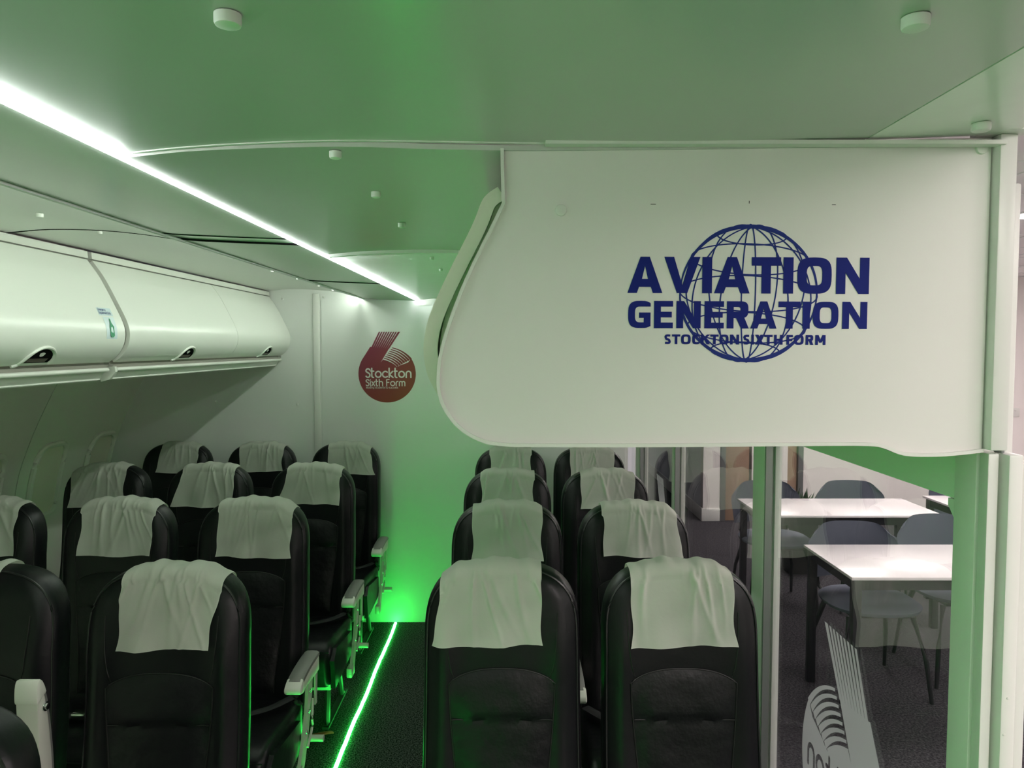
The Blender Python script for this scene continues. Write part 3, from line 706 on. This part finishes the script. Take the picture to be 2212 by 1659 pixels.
# ============================================================ AIRLINE SEATS
WS, ZT, ZC, TH, PE, NE = .2125, 1.166, .975, .112, 2.9, 4.2
def hwid(z):
    if z <= ZC: return WS * (1 + .02 * (ZC - z) / .5)
    return WS * max(1e-4, (1 - min(1, (z - ZC) / (ZT - ZC)) ** PE)) ** (1 / PE)
def thick(z):
    z2 = 1.075
    return TH if z < z2 else TH * max(0, (1 - min(1, (z - z2) / (ZT - z2)) ** 2.6)) ** (1 / 2.6)
def yfront(z): return -(ZT - z) * .155 + .014 * math.sin(max(0, min(1, (z - .45) / .5)) * PI)
def surf(x, z, side):
    w = hwid(z); q = min(1, abs(x) / w); t = thick(z)
    e = (1 - q ** NE) ** (1 / NE)
    yc = yfront(z) + TH / 2
    if side > 0:       # front
        return yc - t / 2 * e - .013 * math.exp(-((q - .76) / .14) ** 2) * (t / TH) * min(1, max(0, (ZT - z) / .2))
    return yc + t / 2 * e
def build_backrest():
    bm = NB(); zs = [.40 + (.985 - .40) * i / 14 for i in range(15)] + [ZC + (ZT - ZC) * math.sin(PI / 2 * i / 16) for i in range(1, 17)]
    N = 44; rings = []
    for z in zs:
        z = min(z, ZT - 1e-5); w = hwid(z); t = thick(z); yc = yfront(z) + TH / 2; r = []
        for k in range(N):
            a = 2 * PI * k / N; c, s = math.cos(a), math.sin(a)
            x = w * math.copysign(abs(c) ** (2 / NE), c)
            r.append(bm.verts.new((x, surf(x, z, 1 if s < 0 else -1), z)) if abs(s) > 1e-6 else bm.verts.new((x, yc, z)))
        rings.append(r)
    for A, B in zip(rings, rings[1:]):
        for k in range(N): bm.faces.new((A[k], A[(k + 1) % N], B[(k + 1) % N], B[k]))
    bm.faces.new(rings[0][::-1]); bm.faces.new(rings[-1]); return bm
def on(x, z, off=.0): return Vector((x, surf(x, z, 1) - off, z))
def build_piping():
    bm = NB(); q = .955
    right = [on(hwid(z) * q, z, .001) for z in [.42 + (.985 - .42) * i / 16 for i in range(17)]]
    top = []
    for i in range(1, 31):
        a = PI * i / 31; c, s = math.cos(a), math.sin(a)
        x = WS * q * math.copysign(abs(c) ** (2 / PE), c); z = ZC + (ZT - ZC) * .955 * abs(s) ** (2 / PE)
        top.append(Vector((x, surf(x, z, 1) - .001, z)))
    left = [Vector((-p.x, p.y, p.z)) for p in right[::-1]]
    return tube(bm, right + top + left, .0032, 6)
def ltop(x): return .902 - .030 * min(1, abs(x) / .138) ** 2.6
def lhw(z): return .112 + .030 * math.sin(max(0, min(1, (z - .50) / .40)) * PI * .5) ** 1.4
def build_lumbar():
    bm = NB()
    def F(u, v):
        s = 2 * u - 1; z0 = .46; zt = ltop(s * .142); z = z0 + (zt - z0) * v; hw = lhw(z)
        if v > .93: hw *= 1 - .05 * ((v - .93) / .07) ** 2
        x = s * hw; b = .013 * (1 - abs(s) ** 4) * (1 - (2 * v - 1) ** 8) + .004 * math.exp(-((z - .80) / .03) ** 2) * (1 - s * s) - .005 * math.exp(-((z - .768) / .008) ** 2) * (1 - s ** 6)
        return on(x, z, .0015 + b)
    return sheet(bm, F, 26, 34)
def build_lumbar_seams():
    L = []
    pts = [on(-lhw(z), z, .002) for z in [.46 + .405 * i / 14 for i in range(15)]] + [on(s * .138, ltop(s * .142), .002) for s in [-.97 + 1.94 * i / 20 for i in range(21)]] + [on(lhw(z), z, .002) for z in [.865 - .405 * i / 14 for i in range(15)]]
    L.append(tube(NB(), pts, .0021, 6))
    L.append(tube(NB(), [on(-lhw(.768) * .98 + 2 * lhw(.768) * .98 * i / 20, .768 + .003 * (i / 10 - 1) ** 2, .007) for i in range(21)], .0018, 6))
    return L
def build_seams():
    out = []
    for s in (-1, 1):
        P = [(.150, 1.05), (.1475, .99), (.144, .95), (.139, .91), (.130, .880)]
        out.append(tube(NB(), [on(s * x, z, .0006) for x, z in smooth_path(P, 4)], .0016, 5))
    return out
def build_cushion():
    bm = NB()
    prof = smooth_path([(-.10, .30), (-.30, .285), (-.50, .275), (-.545, .285), (-.560, .33), (-.562, .40), (-.545, .445), (-.50, .465), (-.40, .462), (-.25, .445), (-.10, .435)], 3)
    bevel_prism(bm, prof, 'x', -.222, .222, .028, 4)
    return bm
ARMP = [(-.075, .602), (-.14, .604), (-.21, .602), (-.27, .596), (-.305, .588), (-.324, .575), (-.322, .560), (-.300, .552), (-.26, .549), (-.20, .545), (-.14, .539), (-.075, .535)]
ARM = smooth_path(ARMP, 3)
def arm_meshes():
    body = bevel_prism(NB(), ARM, 'x', -.028, .028, .006, 2)
    topc = [(y, z) for y, z in smooth_path([(-.073, .604), (-.14, .606), (-.21, .604), (-.27, .598), (-.302, .590)], 4)]
    pad = NB()
    n = len(topc); cross = [(-.0285, -.012), (-.0275, -.001), (-.018, .004), (0, .0055), (.018, .004), (.0275, -.001), (.0285, -.012)]
    R = []
    for i, (y, z) in enumerate(topc):
        a = Vector(topc[max(0, i - 1)]); b = Vector(topc[min(n - 1, i + 1)]); e = (b - a).normalized(); nn = Vector((e.y, -e.x))
        if nn.y < 0: nn = -nn
        R.append([pad.verts.new((cx_, y + nn.x * h_, z + nn.y * h_)) for cx_, h_ in cross])
    for A, B in zip(R, R[1:]):
        for k_ in range(6): pad.faces.new((A[k_], A[k_ + 1], B[k_ + 1], B[k_]))
    pad.faces.new(R[0]); pad.faces.new(R[-1])
    cap = bevel_prism(NB(), smooth_path([(-.290, .597), (-.312, .589), (-.330, .576), (-.328, .559), (-.303, .549), (-.275, .548), (-.280, .57), (-.286, .59)], 3), 'x', -.0295, .0295, .006, 2)
    return body, pad, cap
class P: pass
def make_seat():
    t = empty('airline_seat')
    obj('backrest', build_backrest(), MLEATH, t, angle=60)
    lp = obj('lumbar_panel', build_lumbar(), MLEATH2, t)
    for b in build_lumbar_seams(): obj('seam', b, MSEAM, lp)
    for b in build_seams(): obj('seam', b, MSEAM, t)
    obj('piping', build_piping(), MPIPE, t)
    cu = obj('seat_cushion', build_cushion(), MLEATH, t)
    obj('piping', tube(NB(), [(-.215, -.548, .437), (-.10, -.549, .442), (.10, -.549, .442), (.215, -.548, .437)], .003, 6), MPIPE, cu)
    obj('seat_frame', bx(-.21, .21, -.50, -.06, .245, .285, bev=.006), MFRAME, t)
    for s in (-1, 1):
        obj('leg', tube(NB(), [(s * .15, -.14, .26), (s * .15, -.05, .02), (s * .15, -.02, .008)], .014, 8), MLEGM, t)
        obj('leg', tube(NB(), [(s * .15, -.30, .26), (s * .15, -.34, .02), (s * .15, -.36, .008)], .014, 8), MLEGM, t)
    obj('floor_rail', bx(-.165, -.135, -.37, .02, 0, .012), MLEGM, t); obj('floor_rail', bx(.135, .165, -.37, .02, 0, .012), MLEGM, t)
    # lap belt lying on the cushion
    bl = NB(); pth = smooth_path([(.20, -.16, .47), (.14, -.24, .468), (.06, -.30, .472), (-.03, -.31, .476), (-.12, -.27, .47), (-.20, -.17, .468)], 5)
    tube(bl, pth, .018, 8, flat=.14); be = obj('seat_belt', bl, MBELT, t)
    obj('buckle', bx(-.005, .05, -.33, -.29, .474, .490, bev=.005), MCHROME, be)
    return t
def add_arm(t, x, raised=False):
    body, pad, cap = arm_meshes(); ms = [(body, MARM), (pad, MARMPAD), (cap, MARMCAP)]
    if raised:
        R_ = Matrix.Translation((0, -.135, .715)) @ Matrix.Rotation(math.radians(-86), 4, 'X') @ Matrix.Diagonal((1, 1, .8, 1)) @ Matrix.Translation((0, .10, -.59))
        for b, _ in ms: b.transform(R_)
    for b, _ in ms: b.transform(Matrix.Translation((x, 0, 0)))
    a = obj('armrest', body, MARM, t)
    p_ = obj('armrest_pad', pad, MARMPAD, a); p_['label'] = 'dark grey pad on top of the armrest'
    c_ = obj('armrest_cap', cap, MARMCAP, a); c_['label'] = 'pale rounded cap on the armrest tip'
    if raised: obj('pivot_bolt', cyl(cyl(NB(), (x + .0275, -.152, .87), (1, 0, 0), .012, .004, 24, .001), (x + .031, -.152, .87), (1, 0, 0), .008, .005, 20, .001), MCHROME, a)
    return a
def add_side(t, x):
    oy = .105; oz = -.035
    """bare metal side frame under an aisle armrest"""
    g = obj('side_frame', prism(NB(), smooth_path([(-.075, .56), (-.11, .43), (-.165, .32), (-.225, .225), (-.285, .218), (-.280, .245), (-.21, .34), (-.160, .45), (-.145, .56)], 3), 'x', x - .010, x + .002), MFRAME, t, angle=50)
    obj('support_blade', prism(NB(), [(-.060, .56), (-.080, .41), (-.100, .41), (-.093, .56)], 'x', x + .008, x + .014), MFRAME, g, smooth=False)
    for q, (yy, zz) in enumerate([(-.13, .48), (-.15, .41), (-.185, .35)]):
        obj('bolt', cyl(NB(), (x + .002, yy, zz), (1, 0, 0), .008, .004, 12, .001), MCHROME, g)
    obj('linkage', tube(NB(), smooth_path([(x + .006, -.11, .44), (x + .014, -.15, .38), (x + .008, -.13, .34), (x + .010, -.20, .30)], 4), .005, 6), MFRAME, g)
    obj('cross_tube', tube(NB(), [(x - .08, -.145, .305), (x + .055, -.145, .305)], .0125, 14), MFRAME, t)
    obj('belt_end', tube(NB(), smooth_path([(x - .015, -.20, .535), (x - .020, -.25, .50), (x - .012, -.22, .47), (x - .022, -.18, .455)], 4), .011, 8, flat=.3), MBELT, t)
    obj('foot_bracket', bx(x - .022, x + .006, -.290, -.230, .205, .252, bev=.006), MFRAME, g)
    obj('cushion_skirt', prism(NB(), [(-.53, .27), (-.20, .29), (-.20, .40), (-.50, .44), (-.55, .40)], 'x', x - .034, x - .014), MLEATH, t, smooth=False)

SEATS = [  # key, x, y, armrest on its right, aisle side, where it stands, cloth (dx, half width, front length, skew, seed)
 ('R1l', -.027, 1.985, 1, 0, 'front right row, seat next to the aisle', (-.030, .140, .200, -.02, 1)),
 ('R1r', .460, 1.985, 0, 0, 'front right row, seat next to the glass', (.000, .142, .203, .0, 2)),
 ('R2l', -.018, 2.775, 1, 0, 'second right row, aisle seat', (.000, .134, .205, .0, 3)),
 ('R2r', .464, 2.775, 0, 0, 'second right row, glass side seat', (.018, .142, .187, .02, 4)),
 ('R3l', -.022, 3.53, 1, 0, 'third right row, aisle seat', (.000, .128, .20, .0, 5)),
 ('R3r', .450, 3.53, 0, 0, 'third right row, glass side seat', (.008, .132, .175, .0, 6)),
 ('R4l', -.008, 4.33, 1, 0, 'last right row, aisle seat', (.000, .122, .18, .0, 7)),
 ('R4r', .458, 4.33, 0, 0, 'last right row, glass side seat', (.012, .132, .19, .0, 8)),
 ('L0c', -1.01, 1.165, 1, 1, 'cropped at the lower left corner, nearest the camera', None),
 ('L1c', -.930, 1.955, 1, 1, 'nearest complete left seat, cloth hanging off centre', (.022, .118, .200, -.03, 9)),
 ('L1b', -1.430, 1.955, 1, 0, 'front left row, cut by the left edge of the photo', (-.07, .125, .06, .0, 10)),
 ('L2c', -1.010, 2.84, 1, 1, 'second left row, aisle seat', (.020, .146, .207, .0, 11)),
 ('L2b', -1.530, 2.84, 1, 0, 'second left row, middle seat', (.010, .143, .20, .0, 12)),
 ('L2a', -2.050, 2.84, 1, 0, 'second left row, window seat at the photo edge', (.000, .143, .20, .0, 13)),
 ('L3c', -1.010, 3.70, 1, 1, 'third left row, aisle seat', (.018, .135, .19, -.05, 14)),
 ('L3b', -1.530, 3.70, 1, 0, 'third left row, middle seat', (.008, .132, .20, -.05, 15)),
 ('L3a', -2.050, 3.70, 1, 0, 'third left row, window seat', (-.025, .138, .20, .0, 16)),
 ('L4c', -1.030, 4.535, 1, 1, 'last left row, aisle seat by the end wall', (.030, .132, .185, .03, 17)),
 ('L4b', -1.550, 4.535, 1, 0, 'last left row, middle seat by the end wall', (.010, .136, .165, .0, 18)),
 ('L4a', -2.070, 4.535, 0, 0, 'last left row, window seat by the end wall', (.030, .115, .175, -.03, 19)),
]
proto = make_seat()
PLAIN = proto
def base_copy():
    return copy_tree(PLAIN)
variants = {}
for key, x, y, arm, aisle, where, cl_ in SEATS:
    vk = (arm, aisle, key == 'L1b')
    if vk not in variants:
        s = base_copy(); ax = .2425 if key[0] == 'R' else .260
        if key[0] == 'L' and aisle: ax = .248
        if key == 'L1b': ax = .238
        if arm: add_arm(s, ax, raised=(key == 'L1b'))
        if aisle: add_side(s, .252)
        variants[vk] = s
    else:
        s = copy_tree(variants[vk])
    s.location = (x, y, 0)
    tag(s, 'black leather airline seat, ' + where, 'airline seat', 'airline seats on the ' + ('right' if key[0] == 'R' else 'left'))
for c in list(PLAIN.children_recursive): bpy.data.objects.remove(c)
bpy.data.objects.remove(PLAIN)

# ============================================================ HEADREST CLOTHS
def cloth(sx_, sy_, dx, hw, ln, skew, seed, label):
    rnd = random.Random(seed)
    folds = []
    for _ in range(rnd.randint(7, 10)):
        x0 = rnd.gauss(0, hw * .42); ang = x0 / hw * .30 + rnd.uniform(-.35, .35)
        folds.append((x0, ang, rnd.uniform(.005, .012), rnd.uniform(.003, .0065), rnd.uniform(.35, 1.0) * ln, rnd.uniform(-.8, .8), rnd.uniform(0, .03)))
    for _ in range(5):
        folds.append((rnd.uniform(-hw * .8, hw * .8), rnd.uniform(-.2, .2), rnd.uniform(.001, .002), rnd.uniform(.003, .006), rnd.uniform(.3, .6) * ln, rnd.uniform(-1, 1), rnd.uniform(0, .01)))
    w1, w2 = rnd.uniform(0, 6), rnd.uniform(0, 6)
    BACKL = .07; total = BACKL + .06 + ln
    nu, nv = 84, 80
    def F(u, v):
        s = 2 * u - 1
        if v < .14: a = v / .14; part = 0
        elif v < .36: a = (v - .14) / .22; part = 1
        else: a = (v - .36) / .64; part = 2
        # how far below the top edge on the front
        down = a * (ln - .03) + .03 if part == 2 else 0
        flare = 1 - .04 * math.sin(min(1, down / ln) * PI)
        if seed == 9: flare *= 1.16 - .24 * min(1, down / ln)
        x = dx + s * hw * flare + skew * (down / ln) * (.5 - .5 * s if skew < 0 else .5 + .5 * s) * (1 if True else 0)
        x += .003 * math.sin(down * 40 + w1 + 2 * s) * abs(s) ** 3
        xs = max(-WS * .93, min(WS * .93, x))
        zt = ZC + (ZT - ZC) * (1 - (abs(xs) / WS) ** PE) ** (1 / PE)
        edge = .0045 + .004 * math.exp(-((v - .25) / .12) ** 2)
        if part == 0:
            z = zt - .03 - BACKL * (1 - a); y = surf(xs, z, -1) + edge; return Vector((sx_ + x, sy_ + y, z))
        if part == 1:
            th = PI * a; zb = zt - .03; yb = surf(xs, zb, -1) + edge; yf = surf(xs, zb, 1) - edge
            ym = (yb + yf) / 2; ry = (yb - yf) / 2; c_, s_ = math.cos(th), math.sin(th)
            y = ym + ry * math.copysign(abs(c_) ** .75, c_); z = zb + (.030 + edge) * abs(s_) ** .75
            z += .0035 * math.sin(x * 55 + w1) * s_ + .002 * math.sin(x * 130 + w2) * s_
            amp = max(0, a - .45) / .55
            d0 = 0
        else:
            z = (zt - .03) * (1 - a) + (ZT - ln) * a; y = surf(xs, z, 1) - edge; amp = 1; d0 = down
        b = 0
        for x0, ang, am, wd, fl_, cv, st_ in folds:
            dd = d0 - st_
            xc = x0 + ang * d0 + cv * d0 * d0 * 1.2
            env = amp * math.exp(-max(0, dd) / (fl_ * .7)) * (1 if dd > 0 else .6)
            wdd = wd * (1 + d0 * 5)
            b += am * env * math.exp(-((x - dx - xc) / wdd) ** 2)
        b += .0022 * amp * (1 + math.sin((x - dx) * 60 + w2)) * min(1, d0 / ln) + .0015 * math.sin(d0 * 60 + x * 25 + w1) * amp
        hem = .006 * (down / ln) ** 4 * (1 + math.sin(x * 45 + w1)) if part == 2 else 0
        if part == 2: z += .004 * math.sin(s * 2.2 + w2) * (down / ln) ** 2
        return Vector((sx_ + x, sy_ + y - b - hem - (.002 * amp), z))
    bm = NB(); sheet(bm, F, nu, nv)
    g = bmesh.ops.solidify(bm, geom=list(bm.faces), thickness=.0008)
    o = obj('headrest_cloth', bm, MCLOTH, None, angle=80); tag(o, label, 'cloth', 'white cloths over the headrests'); return o
CL = {'R1l': 'white headrest cloth, widest one, over the front aisle seat of the right group', 'R1r': 'white creased headrest cloth over the front seat beside the glass',
 'R2l': 'white headrest cloth on the second right row, aisle seat', 'R2r': 'white headrest cloth on the second right row, glass side',
 'R3l': 'white headrest cloth on the third right row, aisle seat', 'R3r': 'white headrest cloth on the third right row, glass side',
 'R4l': 'white headrest cloth on the last right row, aisle seat, partly under the panel', 'R4r': 'white headrest cloth on the last right row, glass side, partly under the panel',
 'L1c': 'white headrest cloth hanging off centre on the nearest full left seat', 'L1b': 'sliver of white headrest cloth at the left photo edge',
 'L2c': 'wide white headrest cloth on the second left row, aisle seat', 'L2b': 'white headrest cloth on the second left row, middle seat', 'L2a': 'white headrest cloth on the second left row, cut by the photo edge',
 'L3c': 'white headrest cloth slanting to the left on the third left row, aisle seat', 'L3b': 'rumpled white headrest cloth on the third left row, middle seat', 'L3a': 'white headrest cloth on the third left row, window seat, half in shadow',
 'L4c': 'white headrest cloth on the last left row, aisle seat', 'L4b': 'white headrest cloth on the last left row, middle seat, with a centre fold', 'L4a': 'narrow white headrest cloth on the last left row, window seat'}
for key, x, y, arm, aisle, where, c_ in SEATS:
    if c_: cloth(x, y, *c_, CL[key])

# red strap lying by the aisle seat frame
t = obj('red_strap', tube(NB(), smooth_path([(-.99, 3.12, .012), (-.94, 3.18, .03), (-.89, 3.22, .03), (-.845, 3.26, .022), (-.82, 3.29, .010)], 6), .014, 10, flat=.35), MRED)
tag(t, 'red webbing strap on the carpet beside the aisle seats', 'strap')

# ============================================================ FROSTED LOGOS ON THE GLASS
pos, neg = six_logo()
for yc, lab in [(1.665, 'large frosted figure six film with mirrored lettering on the nearest pane'), (3.755, 'frosted figure six film on the third glass pane')]:
    k = .450; y1 = yc + k / 2 - .005
    z_top = 1.100
    kk = .50
    o = obj('frosted_logo', flat(pos, neg, lambda u, v: (XF + .0232, y1 - k + u * k, z_top - (1158 / 937 - v) * kk)), MFROST, smooth=False)
    tag(o, lab, 'window film')

# ============================================================ CLASSROOM FURNITURE
def table(x0, x1, y0, y1, label, cheap=False):
    t = empty('classroom_table', ((x0 + x1) / 2, (y0 + y1) / 2, 0)); hx, hy = (x1 - x0) / 2, (y1 - y0) / 2
    obj('table_top', bx(-hx, hx, -hy, hy, .706, .720, bev=.002), MTABLE, t)
    obj('apron', bx(-hx + .02, hx - .02, -hy + .02, -hy + .045, .655, .705), MBLACK, t); obj('apron', bx(-hx + .02, hx - .02, hy - .045, hy - .02, .655, .705), MBLACK, t)
    obj('apron', bx(-hx + .02, -hx + .045, -hy + .02, hy - .02, .655, .705), MBLACK, t); obj('apron', bx(hx - .045, hx - .02, -hy + .02, hy - .02, .655, .705), MBLACK, t)
    for a in (-1, 1):
        for b in (-1, 1): obj('leg', bx(a * (hx - .035) - .02, a * (hx - .035) + .02, b * (hy - .035) - .02, b * (hy - .035) + .02, 0, .70, bev=.004), MBLACK, t)
    tag(t, label, 'table', 'white tables in the classroom'); return t
table(1.54, 2.70, 3.305, 3.865, 'white classroom table in the middle, seen through the nearest pane')
table(1.55, 2.68, 4.535, 5.05, 'white classroom table in the back row')
table(1.52, 2.70, 2.02, 2.52, 'white classroom table nearest the camera, mostly hidden by the jamb')
table(2.88, 4.00, 4.62, 5.15, 'white classroom table at the far right of the back row')
def make_chair():
    t = empty('classroom_chair')
    bk = NB()
    def F(u, v):       # back shell, chair faces -y, bulges round the sitter
        s = 2 * u - 1; z = .52 + .285 * v; w = .252 * (1 - max(0, (v - .5) / .5) ** 4 * .22) * (1 - .08 * (1 - v))
        zz = z - .055 * abs(s) ** 7 * v; return Vector((s * w, .20 + .05 * v - .07 * s * s, zz))
    sheet(bk, F, 18, 12); bmesh.ops.solidify(bk, geom=list(bk.faces), thickness=.028); obj('backrest', bk, MCHAIR, t, angle=60)
    st_ = NB(); V = []
    for r_, z_ in [(.6, .470), (.92, .468), (1.0, .455), (.97, .438), (.6, .425)]:
        V.append([st_.verts.new((math.copysign(abs(math.cos(a)) ** .8, math.cos(a)) * .235 * r_, -.02 + math.copysign(abs(math.sin(a)) ** .8, math.sin(a)) * .225 * r_, z_)) for a in [2 * PI * i / 32 for i in range(32)]])
    for A, B in zip(V, V[1:]):
        for i in range(32): st_.faces.new((A[i], A[(i + 1) % 32], B[(i + 1) % 32], B[i]))
    st_.faces.new(V[0]); st_.faces.new(V[-1]); obj('seat', st_, MCHAIR, t, angle=60)
    obj('under_shell', bx(-.15, .15, -.16, .14, .405, .424, bev=.006), MCHAIRS, t)
    for a in (-1, 1):
        obj('leg', tube(NB(), [(a * .16, -.15, .41), (a * .205, -.20, .21), (a * .225, -.225, 0)], [.015, .012, .010], 10), MBLACK, t)
        obj('leg', tube(NB(), [(a * .16, .13, .41), (a * .20, .19, .21), (a * .215, .225, 0)], [.015, .012, .010], 10), MBLACK, t)
        obj('back_support', tube(NB(), [(a * .15, .10, .42), (a * .17, .20, .46), (a * .17, .225, .60)], .011, 8), MBLACK, t)
    return t
ch0 = make_chair()
CH = [(1.85, 3.80, 0, 'grey upholstered chair tucked behind the middle table, left one'), (2.42, 3.97, 0, 'grey upholstered chair tucked behind the middle table, right one'),
      (1.80, 5.04, 0, 'grey upholstered chair behind the back table, left one'), (2.40, 5.04, 0, 'grey upholstered chair behind the back table, right one'),
      (2.45, 2.60, 0, 'grey upholstered chair behind the nearest table'), (3.30, 5.22, 0, 'grey upholstered chair behind the far right table')]
for i, (x, y, r, lab) in enumerate(CH):
    c = ch0 if i == 0 else copy_tree(ch0)
    c.location = (x, y, 0); c.rotation_euler = (0, 0, r); tag(c, lab, 'chair', 'grey classroom chairs')
# plant behind the back table
pl = empty('potted_plant', (2.25, 5.75, 0)); tag(pl, 'low dark green plant between the two back chairs', 'plant')
obj('pot', prism(NB(), [(-.09, 0), (.09, 0), (.12, .42), (-.12, .42)], 'y', -.09, .09), MPOT, pl, smooth=False)
bm = NB(); rnd = random.Random(3)
for _ in range(150):
    a = rnd.uniform(0, 2 * PI); el = rnd.uniform(.2, 1.4); L_ = rnd.uniform(.12, .27); c = Vector((math.cos(a) * math.cos(el), math.sin(a) * math.cos(el), math.sin(el)))
    p0 = Vector((rnd.uniform(-.06, .06), rnd.uniform(-.06, .06), .40)); tip = p0 + c * L_; s_ = c.cross(Vector((0, 0, 1))).normalized() * .014; mid = p0 + c * L_ * .6 + Vector((0, 0, .01))
    bm.faces.new([bm.verts.new(p0), bm.verts.new(mid + s_), bm.verts.new(tip), bm.verts.new(mid - s_)])
f_ = obj('foliage', bm, MLEAF, pl, smooth=False); f_['kind'] = 'stuff'
# double socket on the far wall
sk = empty('wall_socket', (5.02, YW - .001, 1.06)); tag(sk, 'white double power socket on the pink wall at the right edge', 'socket')
obj('plate', bx(-.075, .075, -.010, 0, 0, .088, bev=.003), MTRIM, sk)
for s in (-1, 1): obj('switch', bx(s * .03 - .008, s * .03 + .008, -.014, -.0105, .055, .072, bev=.001), MTRIM, sk)
# light switch plate on the grey frame
sw = empty('switch_plate', (2.02, YW - .001, 1.15)); tag(sw, 'small white switch plate on the wall by the brown door', 'switch')
obj('plate', bx(-.04, .04, -.008, 0, 0, .085, bev=.002), MTRIM, sw); obj('rocker', bx(-.012, .012, -.012, -.0085, .025, .06, bev=.001), MTRIM, sw)
